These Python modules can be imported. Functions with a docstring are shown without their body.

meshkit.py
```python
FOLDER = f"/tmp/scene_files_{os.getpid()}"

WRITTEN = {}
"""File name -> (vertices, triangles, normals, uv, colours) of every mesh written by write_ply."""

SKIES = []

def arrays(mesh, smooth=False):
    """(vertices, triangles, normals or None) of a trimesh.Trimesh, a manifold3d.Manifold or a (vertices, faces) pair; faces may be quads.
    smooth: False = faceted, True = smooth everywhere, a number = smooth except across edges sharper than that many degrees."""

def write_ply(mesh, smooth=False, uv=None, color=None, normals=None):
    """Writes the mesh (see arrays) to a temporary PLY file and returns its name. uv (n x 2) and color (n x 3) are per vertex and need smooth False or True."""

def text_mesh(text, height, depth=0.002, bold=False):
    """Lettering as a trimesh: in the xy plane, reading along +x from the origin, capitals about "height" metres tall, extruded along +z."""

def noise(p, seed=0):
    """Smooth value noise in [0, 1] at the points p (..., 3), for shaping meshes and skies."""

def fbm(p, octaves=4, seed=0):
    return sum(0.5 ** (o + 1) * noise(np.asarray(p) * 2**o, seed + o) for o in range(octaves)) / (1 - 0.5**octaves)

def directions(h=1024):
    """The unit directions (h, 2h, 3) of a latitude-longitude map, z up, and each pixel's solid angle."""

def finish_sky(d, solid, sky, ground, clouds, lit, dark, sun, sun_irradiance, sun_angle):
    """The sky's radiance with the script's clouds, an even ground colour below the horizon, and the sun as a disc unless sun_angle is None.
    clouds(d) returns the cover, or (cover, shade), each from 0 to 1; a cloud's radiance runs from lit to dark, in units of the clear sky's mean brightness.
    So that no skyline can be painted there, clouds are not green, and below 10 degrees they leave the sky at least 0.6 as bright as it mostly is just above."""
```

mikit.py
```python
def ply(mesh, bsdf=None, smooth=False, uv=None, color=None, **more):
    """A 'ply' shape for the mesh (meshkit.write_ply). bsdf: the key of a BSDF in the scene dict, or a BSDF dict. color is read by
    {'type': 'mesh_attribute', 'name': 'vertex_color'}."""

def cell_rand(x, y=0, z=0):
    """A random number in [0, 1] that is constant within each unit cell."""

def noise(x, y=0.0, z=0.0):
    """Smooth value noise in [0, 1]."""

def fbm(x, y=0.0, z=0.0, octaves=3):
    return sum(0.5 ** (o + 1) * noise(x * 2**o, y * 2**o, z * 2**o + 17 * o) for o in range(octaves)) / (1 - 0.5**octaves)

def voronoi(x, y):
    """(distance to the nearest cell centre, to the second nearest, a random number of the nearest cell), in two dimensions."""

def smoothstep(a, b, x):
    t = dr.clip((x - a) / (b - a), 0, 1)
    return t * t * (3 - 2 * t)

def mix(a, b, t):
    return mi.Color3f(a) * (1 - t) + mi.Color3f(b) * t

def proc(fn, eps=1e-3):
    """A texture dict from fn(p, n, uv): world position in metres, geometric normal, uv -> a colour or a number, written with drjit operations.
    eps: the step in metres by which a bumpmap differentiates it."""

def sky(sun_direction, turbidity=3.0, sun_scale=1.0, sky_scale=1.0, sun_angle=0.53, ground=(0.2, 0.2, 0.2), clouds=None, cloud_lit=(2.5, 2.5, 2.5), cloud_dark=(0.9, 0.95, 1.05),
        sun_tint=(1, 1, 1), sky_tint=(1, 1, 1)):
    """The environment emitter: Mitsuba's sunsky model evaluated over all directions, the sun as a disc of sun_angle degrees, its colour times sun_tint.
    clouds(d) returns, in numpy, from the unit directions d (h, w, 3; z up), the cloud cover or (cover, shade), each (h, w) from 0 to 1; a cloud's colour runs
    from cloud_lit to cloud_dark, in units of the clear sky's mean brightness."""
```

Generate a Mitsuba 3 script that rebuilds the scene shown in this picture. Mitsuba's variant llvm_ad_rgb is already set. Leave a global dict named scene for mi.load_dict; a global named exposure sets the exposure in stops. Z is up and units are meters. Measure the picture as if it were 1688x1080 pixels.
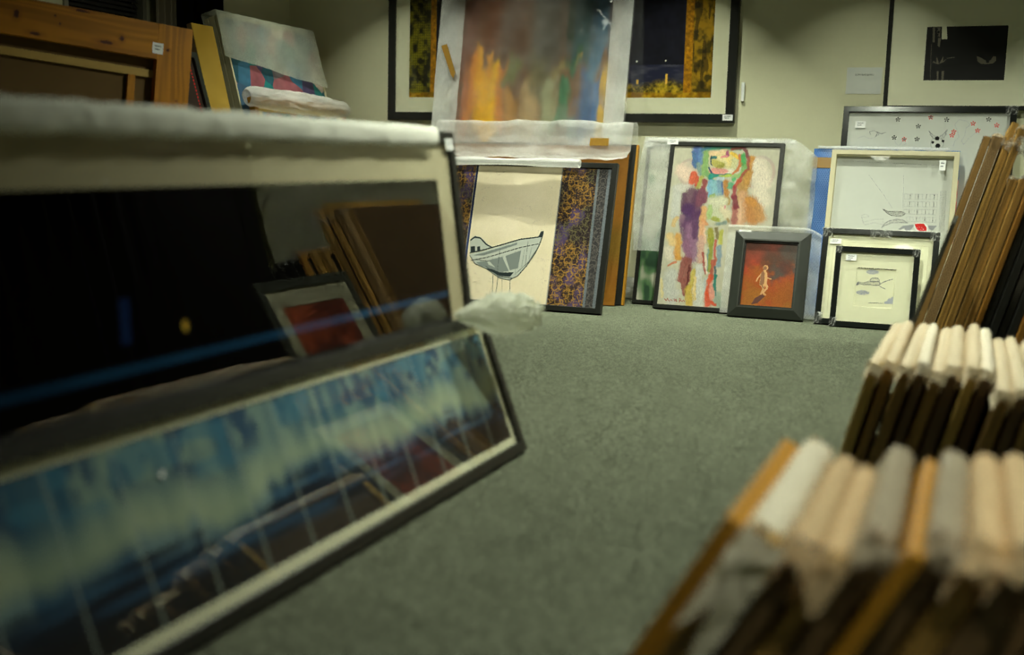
import math, random
import numpy as np, trimesh, drjit as dr, mitsuba as mi
import mikit, meshkit
from mikit import proc, noise, fbm, cell_rand, smoothstep, mix
from shapely.geometry import Polygon, LineString, Point, box as sbox
from shapely.ops import unary_union
from shapely import affinity

T = mi.ScalarTransform4f
rng = np.random.default_rng(7)
scene, labels = {"type": "scene"}, {}
exposure = 0.0

# ------------------------------------------------------------------ camera
PITCH, ROLL, YAW, FOCAL, EYE = math.radians(8.098), math.radians(1.466), math.radians(21.916), 1875.0, np.array([0.0, 0.0, 0.8])
_f = np.array([-math.sin(YAW) * math.cos(PITCH), math.cos(YAW) * math.cos(PITCH), -math.sin(PITCH)])
_r0 = np.array([math.cos(YAW), math.sin(YAW), 0.0])
_u0 = np.cross(_r0, _f)
_u = -_r0 * math.sin(ROLL) + _u0 * math.cos(ROLL)
scene["camera"] = {"type": "thinlens", "fov_axis": "x", "fov": math.degrees(2 * math.atan(844 / FOCAL)), "aperture_radius": 0.0125, "focus_distance": 6.15,
                   "near_clip": 0.05, "far_clip": 60.0, "to_world": T().look_at(origin=EYE.tolist(), target=(EYE + _f).tolist(), up=_u.tolist())}

# ------------------------------------------------------------------ lamps: a row of recessed downlights along the back wall, a second row over the floor
CEIL = 2.72
WHITE = np.array([0.95, 1.0, 0.78])
# (x, y, intensity, full beam, cut-off)
WALL_ROW = [(-3.55, 6.18, 14.0, 8.0, 40.0), (-2.70, 6.18, 11.0, 8.0, 40.0), (-1.72, 6.18, 25.0, 8.0, 40.0), (-0.62, 6.18, 12.0, 8.0, 39.0), (1.55, 5.85, 29.0, 26.0, 57.0)]
ROOM_ROW = [(-0.75, 4.20, 22.5, 42.0, 67.0), (-2.90, 4.60, 3.0, 30.0, 62.0), (-0.55, 3.00, 11.0, 26.0, 46.0), (0.75, 0.85, 18.0, 15.0, 36.0)]
for _i, (_x, _y, _p, _b, _c) in enumerate(WALL_ROW + ROOM_ROW):
    scene[f"downlight_beam_{_i}"] = {"type": "spot", "intensity": {"type": "rgb", "value": (WHITE * _p).tolist()}, "cutoff_angle": _c, "beam_width": _b,
                                     "to_world": T().look_at([_x, _y, CEIL - 0.03], [_x, _y, 0], [0, 1, 0])}

# ------------------------------------------------------------------ helpers
def lin(c):
    c = np.asarray(c, float) / 255.0
    return np.where(c < 0.04045, c / 12.92, ((c + 0.055) / 1.055) ** 2.4)

CAST = lin((214, 220, 200)) / 0.86
def pc(*c):
    """albedo of a thing that shows this sRGB colour where white paper shows the room's lamp colour"""
    return np.clip(lin(c) / CAST, 0.002, 0.95)

def C3(*c):
    v = pc(*c)
    return mi.Color3f(float(v[0]), float(v[1]), float(v[2]))

def rgb(v):
    return {"type": "rgb", "value": [float(x) for x in v]}

def mat(key, col, rough=0.6, spec=0.5, **kw):
    scene[key] = {"type": "twosided", "b": {"type": "principled", "base_color": col if isinstance(col, dict) else rgb(col), "roughness": rough, "specular": spec, **kw}}
    return key

def numbered(name):
    if not any(k == name or k.startswith(name + "__") for k in scene):
        return name
    i = 1
    while any(k == f"{name}_{i:03d}" or k.startswith(f"{name}_{i:03d}__") for k in scene):
        i += 1
    return f"{name}_{i:03d}"

def tag(key, label=None, category=None, group=None, kind=None):
    d = labels.setdefault(key, {})
    for a, b in (("label", label), ("category", category), ("group", group), ("kind", kind)):
        if b:
            d[a] = b
    return key

def put(key, mesh, bsdf, smooth=False, uv=None, **kw):
    key = numbered(key)
    scene[key] = mikit.ply(mesh, bsdf, smooth, uv=uv, **kw)
    return key

def xf(v, M):
    return np.asarray(v, float) @ M[:3, :3].T + M[:3, 3]

def boxm(x0, x1, y0, y1, z0, z1):
    m = trimesh.creation.box((x1 - x0, y1 - y0, z1 - z0))
    m.apply_translation(((x0 + x1) / 2, (y0 + y1) / 2, (z0 + z1) / 2))
    return m

def frame_mesh(W, H, prof, w2=None):
    """a mitred frame: the closed profile [(inset, depth)] swept round a W x H rectangle (local u, v, w)"""
    prof = np.array(prof, float)
    V, F = [], []
    for (s, w) in prof:
        V += [(s, s, w), (W - s, s, w), (W - s, H - s, w), (s, H - s, w)]
    n = len(prof)
    for k in range(n):
        a, b = 4 * k, 4 * ((k + 1) % n)
        for j in range(4):
            j2 = (j + 1) % 4
            F.append((a + j, a + j2, b + j2, b + j))
    m = trimesh.Trimesh(np.array(V), np.array([t for q in F for t in ((q[0], q[1], q[2]), (q[0], q[2], q[3]))]), process=False)
    if m.volume < 0:
        m.invert()
    return m

def quad(u0, u1, v0, v1, w):
    return (np.array([[u0, v0, w], [u1, v0, w], [u1, v1, w], [u0, v1, w]], float), np.array([[0, 1, 2, 3]]))

def flat(geom, w):
    """shapely area(s) as a printed sheet at depth w"""
    parts = [g for g in getattr(geom, "geoms", [geom]) if isinstance(g, Polygon) and g.area > 1e-9]
    V, F, o = [], [], 0
    for g in parts:
        v, f = trimesh.creation.triangulate_polygon(g, engine="earcut")
        V.append(np.column_stack([v, np.full(len(v), w)]))
        F.append(np.asarray(f) + o)
        o += len(v)
    v, f = np.vstack(V), np.vstack(F)
    a, b, c = v[f[:, 0]], v[f[:, 1]], v[f[:, 2]]
    bad = np.cross(b - a, c - a)[:, 2] < 0
    f[bad] = f[bad][:, ::-1]
    return v, f

def line(pts, r):
    return LineString(pts).buffer(r, cap_style=2, quad_segs=2)

def lines(segs, r):
    return unary_union([line(s, r) for s in segs])

def grid_sheet(P, nu, nv, lu, lv):
    """P(u, v) in [0, 1]: (n, 3) points -> (vertices, quads, uv in metres)"""
    u, v = np.meshgrid(np.linspace(0, 1, nu), np.linspace(0, 1, nv), indexing="ij")
    pts = P(u.ravel(), v.ravel())
    i, j = np.meshgrid(np.arange(nu - 1), np.arange(nv - 1), indexing="ij")
    a = (i * nv + j).ravel()
    q = np.column_stack([a, a + nv, a + nv + 1, a + 1])
    return (pts, q), np.column_stack([u.ravel() * lu, v.ravel() * lv])

def crumple(pts, amp, scale, seed=0):
    """ridged folds: a height per point"""
    n = meshkit.fbm(np.asarray(pts) * scale, 3, seed)
    m = meshkit.fbm(np.asarray(pts) * scale * np.array([1.7, 0.8, 1.1]) + 31, 3, seed + 5)
    return amp * ((1 - 2 * np.abs(n - 0.5) * 2) * 0.6 + (m - 0.5) * 1.2)

class Thing:
    """a thing standing in the room: local axes e (along), up, n (out of its face), origin O at its lower back corner"""
    def __init__(self, name, label, category, O, e, up, n, group=None):
        self.key = numbered(name)
        self.M = np.eye(4)
        self.M[:3, 0], self.M[:3, 1], self.M[:3, 2], self.M[:3, 3] = e, up, n, O
        tag(self.key, label, category, group)
    def add(self, part, mesh, bsdf, smooth=False, uv=None, label=None):
        v, f, _ = meshkit.arrays(mesh)
        k = put(self.key + "__" + part, (xf(v, self.M), f), bsdf, smooth, uv)
        if label:
            tag(k, label)
        return k
    def picture(self, part, u0, u1, v0, v1, w, bsdf, label=None):
        m = quad(u0, u1, v0, v1, w)
        return self.add(part, m, bsdf, uv=m[0][:, :2], label=label)

def against_back(name, label, category, x, y, W, H, D, lean, yaw=0.0, group=None):
    """front lower edge from (x, y) along +x, leaning back towards the far wall"""
    th, b = math.radians(lean), math.radians(yaw)
    e = np.array([math.cos(b), math.sin(b), 0])
    nh = np.array([math.sin(b), -math.cos(b), 0])
    up = np.array([0, 0, math.cos(th)]) - nh * math.sin(th)
    n = nh * math.cos(th) + np.array([0, 0, math.sin(th)])
    O = np.array([x, y, 0.0]) - nh * D * math.cos(th) + np.array([0, 0, 0.0])
    t = Thing(name, label, category, O, e, up, n, group)
    t.W, t.H, t.D = W, H, D
    return t

def against_left(name, label, category, x, y0, W, H, D, lean, yaw=0.0, group=None):
    """front lower edge from (x, y0) along +y, facing +x and leaning back towards the left wall"""
    th, b = math.radians(lean), math.radians(yaw)
    e = np.array([math.sin(b), math.cos(b), 0])
    nh = np.array([math.cos(b), -math.sin(b), 0])
    up = np.array([0, 0, math.cos(th)]) - nh * math.sin(th)
    n = nh * math.cos(th) + np.array([0, 0, math.sin(th)])
    # facing +x with u running towards +y: mirror-free axes need u towards +y seen from +x
    O = np.array([x, y0, 0.0]) - nh * D * math.cos(th)
    t = Thing(name, label, category, O, e, up, n, group)
    t.W, t.H, t.D = W, H, D
    return t

def against_right(name, label, category, x, y_near, L, H, D, lean, yaw=0.0, group=None, lift=0.0):
    """its left face's foot at x; runs from y_near to y_near + L, faces -x, its top leaning towards the right wall"""
    th, b = math.radians(lean), math.radians(yaw)
    e = np.array([-math.sin(b), -math.cos(b), 0])
    nh = np.array([-math.cos(b), math.sin(b), 0])
    up = np.array([0, 0, math.cos(th)]) - nh * math.sin(th)
    n = nh * math.cos(th) + np.array([0, 0, math.sin(th)])
    O = np.array([x, y_near, lift]) - e * L - nh * D * math.cos(th)
    t = Thing(name, label, category, O, e, up, n, group)
    t.W, t.H, t.D = L, H, D
    return t

def prof_flat(rail, depth, rebate=0.008, c=0.0015):
    """flat-faced moulding with eased edges and a rebated inner lip"""
    return [(0, 0), (0, depth - c), (c, depth), (rail - c, depth), (rail, depth - c), (rail, depth - rebate - 0.004), (rail - 0.004, depth - rebate - 0.004), (rail - 0.004, 0)]

def add_tag(t, u0, u1, v0, v1, w, lines_n=2, part="price_tag"):
    k = t.add(part, boxm(u0, u1, v0, v1, w, w + 0.0006), "paper_white", label="small white paper tag with grey print")
    h = (v1 - v0)
    segs = [[(u0 + 0.2 * (u1 - u0), v1 - h * (0.3 + 0.3 * i)), (u0 + (0.8 - 0.15 * i) * (u1 - u0), v1 - h * (0.3 + 0.3 * i))] for i in range(lines_n)]
    v, f = flat(lines(segs, h * 0.05), w + 0.0009)
    put(k + "__print", (xf(v, t.M), f), "ink_grey")

def ink(t, part, geom, w, bsdf):
    return t.add(part, flat(geom, w), bsdf)

# ------------------------------------------------------------------ materials
mat("frame_black", (0.012, 0.013, 0.011), 0.38)
mat("frame_black_gloss", (0.010, 0.012, 0.011), 0.16)
mat("frame_olive", (0.015, 0.015, 0.012), 0.5, 0.3)
mat("frame_charcoal", (0.024, 0.028, 0.023), 0.42)
mat("mat_cream", (0.80, 0.80, 0.60), 0.85, 0.2)
mat("mat_dim", (0.62, 0.60, 0.42), 0.85, 0.2)
mat("mat_beige", (0.58, 0.53, 0.36), 0.85, 0.2)
mat("paper_white", (0.84, 0.86, 0.86), 0.8, 0.2)
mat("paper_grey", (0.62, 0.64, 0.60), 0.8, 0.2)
mat("wood_cream", (0.54, 0.50, 0.33), 0.55)
mat("back_board", (0.10, 0.065, 0.03), 0.8, 0.2)
mat("ink_black", (0.012, 0.012, 0.013), 0.8, 0.1)
mat("ink_grey", (0.16, 0.17, 0.19), 0.8, 0.1)
mat("ink_mid", (0.30, 0.31, 0.34), 0.8, 0.1)
mat("ink_faint", (0.42, 0.44, 0.50), 0.8, 0.1)
mat("ink_red", (0.62, 0.03, 0.03), 0.8, 0.1)
mat("ink_white", (0.80, 0.82, 0.86), 0.8, 0.1)
mat("tape_brown", pc(130, 100, 32), 0.35)
mat("ceiling_dark", (0.10, 0.10, 0.09), 0.9, 0.1)
mat("lamp_metal", (0.5, 0.5, 0.5), 0.4)
scene["glass"] = {"type": "thindielectric", "int_ior": 1.5}

def film(base, rough=0.22, trans=0.9):
    return {"type": "principledthin", "base_color": rgb(base), "roughness": rough, "spec_trans": 0.0, "diff_trans": trans, "eta": 1.5, "spec_tint": 0.0}

def hexcell(x, y, pitch):
    """distance to the nearest centre of a hexagonal lay-out, in pitches"""
    gx, gy = x / pitch, y / (pitch * 1.7320508)
    ax, ay = gx - dr.round(gx), (gy - dr.round(gy)) * 1.7320508
    bx, by = gx - dr.floor(gx) - 0.5, (gy - dr.floor(gy) - 0.5) * 1.7320508
    return dr.sqrt(dr.minimum(ax * ax + ay * ay, bx * bx + by * by))

def bubble_weight(lo, hi, pitch=0.0115):
    def fn(p, n, uv):
        d = hexcell(uv.x, uv.y, pitch)
        ring = smoothstep(0.18, 0.34, d) * (1 - smoothstep(0.40, 0.52, d))
        patch = fbm(uv.x * 9.0, uv.y * 9.0, 0.0, 2) - 0.5
        return dr.clip(lo + (hi - lo) * ring + 0.30 * patch, 0.02, 0.98)
    return fn

def blend(key, weight, f):
    scene[key] = {"type": "blendbsdf", "weight": weight if isinstance(weight, float) else proc(weight), "a": {"type": "thindielectric", "int_ior": 1.4}, "b": f}

WRAP = (0.90, 0.91, 0.90)
blend("wrap_clear", bubble_weight(0.0, 0.26), film(WRAP))
blend("wrap_sheer", bubble_weight(-0.02, 0.15), film(WRAP))
blend("wrap_mid", bubble_weight(0.05, 0.75), film(WRAP))
blend("wrap_thick", bubble_weight(0.50, 0.96), film(WRAP))
blend("wrap_soft", 0.92, film((1.0, 0.92, 0.75), 0.12, 0.25))
blend("wrap_strip", 0.92, film((0.97, 0.99, 0.90), 0.16, 0.25))
blend("wrap_scrap", 0.72, film((0.86, 0.88, 0.78), 0.2, 0.8))
blend("wrap_grey", 0.62, film((0.66, 0.57, 0.44), 0.13, 0.4))
blend("wrap_beige", 0.82, film((0.93, 0.81, 0.60), 0.13, 0.35))
blend("wrap_tan", 0.80, film((0.90, 0.66, 0.40), 0.14, 0.35))
blend("wrap_dull", bubble_weight(0.30, 0.90), film((0.58, 0.61, 0.52), 0.3, 0.8))
blend("cling_film", 0.07, film(WRAP, 0.12, 0.6))

# ------------------------------------------------------------------ procedural surfaces of the room
def carpet_fn(p, n, uv):
    g = noise(p.x * 420, p.y * 260, 1.0) * 0.62 + noise(p.x * 190 + 7, p.y * 120, 3.0) * 0.38
    m = fbm(p.x * 7.0, p.y * 7.0, 0.0, 2)
    k = 0.62 + 0.72 * smoothstep(0.22, 0.80, g) + 0.16 * (m - 0.5)
    fleck = smoothstep(0.80, 0.93, noise(p.x * 160 + 91, p.y * 120, 9.0))
    return mix(C3(78, 84, 62), C3(128, 138, 108), smoothstep(0.25, 0.75, g)) * k * 0.45 + C3(170, 178, 150) * fleck * 0.10

def carpet_h(p, n, uv):
    return noise(p.x * 170, p.y * 130, 1.0) * 0.7 + noise(p.x * 70, p.y * 60, 3.0) * 0.3

scene["carpet"] = {"type": "bumpmap", "t": proc(carpet_h, 0.002), "scale": 0.0035,
                   "b": {"type": "principled", "base_color": proc(carpet_fn), "roughness": 0.95, "specular": 0.05}}

def wall_fn(p, n, uv):
    k = fbm(p.x * 2.1 + p.y * 1.7, p.z * 2.1, 0.0, 3)
    s = noise(p.x * 240 + p.y * 190, p.z * 240)
    return C3(190, 194, 150) * (0.97 + 0.05 * (k - 0.5) + 0.03 * (s - 0.5))

mat("wall_paint", proc(wall_fn), 0.85, 0.2)

KNOTS = [(0.46, 1.236, 0.012, 0.016), (0.60, 1.255, 0.005, 0.006), (0.86, 1.213, 0.009, 0.011), (0.62, 1.228, 0.004, 0.006), (0.80, 1.188, 0.030, 0.008), (0.53, 1.175, 0.022, 0.007),
         (4.30, 1.05, 0.006, 0.008), (4.10, 1.10, 0.004, 0.005), (0.70, 1.292, 0.030, 0.006), (0.20, 1.25, 0.010, 0.012), (6.4, 0.08, 0.01, 0.012), (8.7, 0.05, 0.01, 0.012)]
def pine_fn(p, n, uv):
    x, y = uv.x, uv.y
    warp = fbm(x * 2.2, y * 8.0, 0.0, 2)
    g = noise(x * 2.0 + warp * 2.0, y * 90.0 + warp * 8.0)
    col = mix(C3(136, 88, 6), C3(160, 108, 12), smoothstep(0.2, 0.8, g))
    for kx, ky, rx, ry in KNOTS:
        d = dr.sqrt(dr.square((x - kx) / rx) + dr.square((y - ky) / ry)) + 0.35 * (noise(x * 160, y * 160) - 0.5)
        col = mix(col, C3(126, 70, 14), (1 - smoothstep(0.9, 2.6, d)) * 0.5)
        col = mix(col, C3(64, 22, 6), 1 - smoothstep(0.6, 1.1, d))
    return col

mat("pine", proc(pine_fn), 0.45)

def brownwood_fn(p, n, uv):
    # straight grain along the moulding: uv.x runs across it, uv.y along it
    g = noise(uv.x * 330.0, uv.y * 2.5, 1.0) * 0.6 + noise(uv.x * 900.0, uv.y * 9.0, 5.0) * 0.4
    return mix(C3(82, 62, 22), C3(156, 124, 54), smoothstep(0.2, 0.8, g))

mat("wood_brown", proc(brownwood_fn), 0.5)
mat("wood_dark", pc(84, 66, 36), 0.5)
mat("wood_orange", pc(156, 112, 22), 0.45)
mat("wood_olive", pc(158, 134, 62), 0.5)
mat("wood_rust", pc(126, 88, 24), 0.5)

def card_fn(p, n, uv):
    d = hexcell(uv.x, uv.y, 0.0105)
    return mix(C3(106, 86, 46), C3(150, 130, 88), smoothstep(0.22, 0.48, d) * 0.6) * (0.9 + 0.2 * noise(uv.x * 20, uv.y * 20))

mat("card_bubbled", proc(card_fn), 0.35, 0.6)
mat("card_plain", pc(122, 98, 50), 0.7, 0.2)
mat("card_dark", pc(66, 52, 30), 0.7, 0.2)

def ochre_fn(p, n, uv):
    k = fbm(uv.x * 4, uv.y * 4, 0.0, 3)
    return mix(C3(172, 140, 42), C3(198, 170, 70), k)

mat("canvas_ochre", proc(ochre_fn), 0.7, 0.2)

def browncanvas_fn(p, n, uv):
    k = fbm(uv.x * 7, uv.y * 3, 0.0, 3)
    w = noise(uv.x * 330, uv.y * 330)
    olive = smoothstep(0.16, 0.34, uv.y) * (1 - smoothstep(0.38, 0.55, uv.y))
    c = mix(C3(100, 64, 8), C3(130, 86, 14), k)
    return mix(c, C3(98, 78, 14), olive * 0.8) * (0.9 + 0.2 * w)

mat("canvas_brown", proc(browncanvas_fn), 0.6, 0.3)

# ------------------------------------------------------------------ the room
X0, X1, Y0, Y1 = -4.5, 2.05, -2.2, 6.915

def struct(key, mesh, bsdf, smooth=False):
    scene[key] = mikit.ply(mesh, bsdf, smooth)
    labels[key] = {"kind": "structure"}

struct("floor", boxm(X0 - 0.1, X1 + 0.1, Y0 - 0.1, Y1 + 0.1, -0.05, 0.0), "carpet")
struct("ceiling", boxm(X0 - 0.1, X1 + 0.1, Y0 - 0.1, Y1 + 0.1, CEIL + 0.002, CEIL + 0.1), "ceiling_dark")
struct("wall_back", boxm(X0 - 0.1, X1 + 0.1, Y1, Y1 + 0.1, 0.0, CEIL), "wall_paint")
struct("wall_right", boxm(X1, X1 + 0.1, Y0, Y1, 0.0, CEIL), "wall_paint")
struct("wall_front", boxm(X0, X1, Y0 - 0.1, Y0, 0.0, CEIL), "wall_paint")
# left wall with a window opening (y 4.78-5.42, z 0.95-2.35)
WY0, WY1, WZ0, WZ1 = 4.78, 5.42, 0.95, 2.35
_wl = [boxm(X0 - 0.1, X0, Y0, WY0, 0, CEIL), boxm(X0 - 0.1, X0, WY1, Y1, 0, CEIL), boxm(X0 - 0.1, X0, WY0, WY1, 0, WZ0), boxm(X0 - 0.1, X0, WY0, WY1, WZ1, CEIL)]
struct("wall_left", trimesh.util.concatenate(_wl), "wall_paint")
mat("window_frame_paint", pc(120, 122, 100), 0.5)
mat("night_panel", (0.01, 0.011, 0.012), 0.6)
fm = [boxm(X0 - 0.06, X0 + 0.012, WY0, WY0 + 0.03, WZ0, WZ1), boxm(X0 - 0.06, X0 + 0.012, WY1 - 0.03, WY1, WZ0, WZ1), boxm(X0 - 0.06, X0 + 0.012, WY0, WY1, WZ0, WZ0 + 0.03), boxm(X0 - 0.06, X0 + 0.012, WY0, WY1, WZ1 - 0.03, WZ1)]
struct("window_1", trimesh.util.concatenate(fm), "window_frame_paint")
put("window_1__pane", boxm(X0 - 0.085, X0 - 0.079, WY0, WY1, WZ0, WZ1), "glass")
put("window_1__night_shutter", boxm(X0 - 0.1, X0 - 0.095, WY0, WY1, WZ0, WZ1), "night_panel")
mat("slat_dark", pc(44, 44, 38), 0.5)
tag("louvre_blind", "dark horizontal louvre blind in the window behind the pine stretcher", "blind")
_ns = int((WZ1 - WZ0 - 0.08) / 0.026)
for i in range(_ns):
    z = WZ0 + 0.045 + i * 0.026
    m = trimesh.creation.box((0.024, WY1 - WY0 - 0.07, 0.0015))
    m.apply_transform(trimesh.transformations.rotation_matrix(math.radians(48), (0, 1, 0)))
    m.apply_translation((X0 - 0.03, (WY0 + WY1) / 2, z))
    put("louvre_blind__slat", m, "slat_dark")

def curtain(label, y0, y1, bsdf, folds, amp, x=X0 + 0.07):
    def P(u, v):
        y = y0 + (y1 - y0) * u
        a = np.sin(u * folds * 2 * math.pi + 0.6 * np.sin(v * 3)) * amp * (0.7 + 0.3 * v)
        return np.column_stack([x + a, y, 0.06 + 2.5 * (1 - v)])
    m, uv = grid_sheet(P, folds * 12 + 1, 14, y1 - y0, 2.5)
    k = numbered("curtain")
    put(k, m, bsdf, True)
    tag(k, label, "curtain")

mat("curtain_pale", pc(112, 108, 84), 0.8, 0.2)
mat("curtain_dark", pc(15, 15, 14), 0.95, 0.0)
curtain("narrow pale curtain strip hanging just right of the dark louvre blind", 5.42, 5.60, "curtain_pale", 3, 0.022)
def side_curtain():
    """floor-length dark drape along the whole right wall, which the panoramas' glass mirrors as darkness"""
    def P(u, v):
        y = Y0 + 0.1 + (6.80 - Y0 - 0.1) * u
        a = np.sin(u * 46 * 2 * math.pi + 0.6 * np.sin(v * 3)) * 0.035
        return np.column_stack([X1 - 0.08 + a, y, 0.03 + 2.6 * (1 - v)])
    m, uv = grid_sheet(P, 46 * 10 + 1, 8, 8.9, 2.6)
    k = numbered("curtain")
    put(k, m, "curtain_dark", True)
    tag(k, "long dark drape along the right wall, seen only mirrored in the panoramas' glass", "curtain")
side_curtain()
curtain("dark grey curtain hanging on the left wall above the ochre canvas", 5.60, 6.05, "curtain_dark", 4, 0.03)

# downlights: trim ring, recess and a frosted disc each
scene["disc_glow"] = {"type": "diffuse", "reflectance": rgb((0.6, 0.6, 0.55))}
def lathe(prof, x, y, n=40):
    m = trimesh.creation.revolve(np.array(prof), sections=n)
    m.apply_translation((x, y, 0))
    return m
for i, (x, y, *_rest) in enumerate(WALL_ROW + ROOM_ROW):
    k = numbered("downlight")
    where = ("along the back wall" if i < len(WALL_ROW) else "above the middle of the floor")
    tag(k, f"round ceiling downlight {where}, {['far left', 'second from the left', 'third from the left', 'right of centre', 'far right', 'middle', 'left', 'right', 'camera side'][i]}", "downlight", "ceiling downlights")
    put(k + "__trim_ring", lathe([(0.085, CEIL + 0.001), (0.085, CEIL - 0.004), (0.105, CEIL - 0.004), (0.108, CEIL + 0.001)], x, y), "lamp_metal", 40)
    dm = trimesh.creation.cylinder(0.085, 0.002, sections=40)
    v = np.vstack([[0, 0, 0]] + [[0.084 * math.cos(a), 0.084 * math.sin(a), 0] for a in np.linspace(0, 2 * math.pi, 40, endpoint=False)]) + np.array([x, y, CEIL - 0.002])
    f = np.array([[0, 1 + (j + 1) % 40, 1 + j] for j in range(40)])
    rad = (WHITE * (6.0 if i >= len(WALL_ROW) else 4.0)).tolist()
    put(k + "__diffuser", (v, f), "disc_glow", False, None, emitter={"type": "area", "radiance": {"type": "rgb", "value": rad}})

# ------------------------------------------------------------------ what is painted and printed on the pictures (u, v in metres from the lower left outer corner)
def seg_d(x, y, s):
    dx, dy = s[2] - s[0], s[3] - s[1]
    L = dx * dx + dy * dy + 1e-9
    t = dr.clip(((x - s[0]) * dx + (y - s[1]) * dy) / L, 0, 1)
    return dr.sqrt(dr.square(x - s[0] - t * dx) + dr.square(y - s[1] - t * dy))

def strokes_on(bg, strokes, x, y, warp=0.012, wf=34.0, soft=0.45, bristle=0.0):
    n1, n2 = noise(x * wf, y * wf, 1.0) - 0.5, noise(x * wf, y * wf, 5.0) - 0.5
    b = noise(x * wf * 7, y * wf * 2.2, 2.0) - 0.5
    wx, wy = x + n1 * warp + b * warp * 0.45, y + n2 * warp
    c = bg
    for s in strokes:
        d = seg_d(wx, wy, s)
        if bristle:
            dx, dy = s[2] - s[0], s[3] - s[1]
            L = math.hypot(dx, dy) + 1e-6
            q = (wx * (dy / L) - wy * (dx / L)) * 900.0 + (wx * (dx / L) + wy * (dy / L)) * 60.0
            br = dr.sin(q + 2.2 * dr.sin(q * 0.37 + 9.0 * n1))
            d = d + s[4] * 0.16 * br
            tone = 1.0 + 0.30 * b + bristle * br
        else:
            tone = 1.0 + 0.42 * b
        t = 1 - smoothstep(s[4] * (1 - soft), s[4] * 1.08, d)
        c = mix(c, C3(*s[5]) * tone, t * 0.93)
    return c

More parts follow.
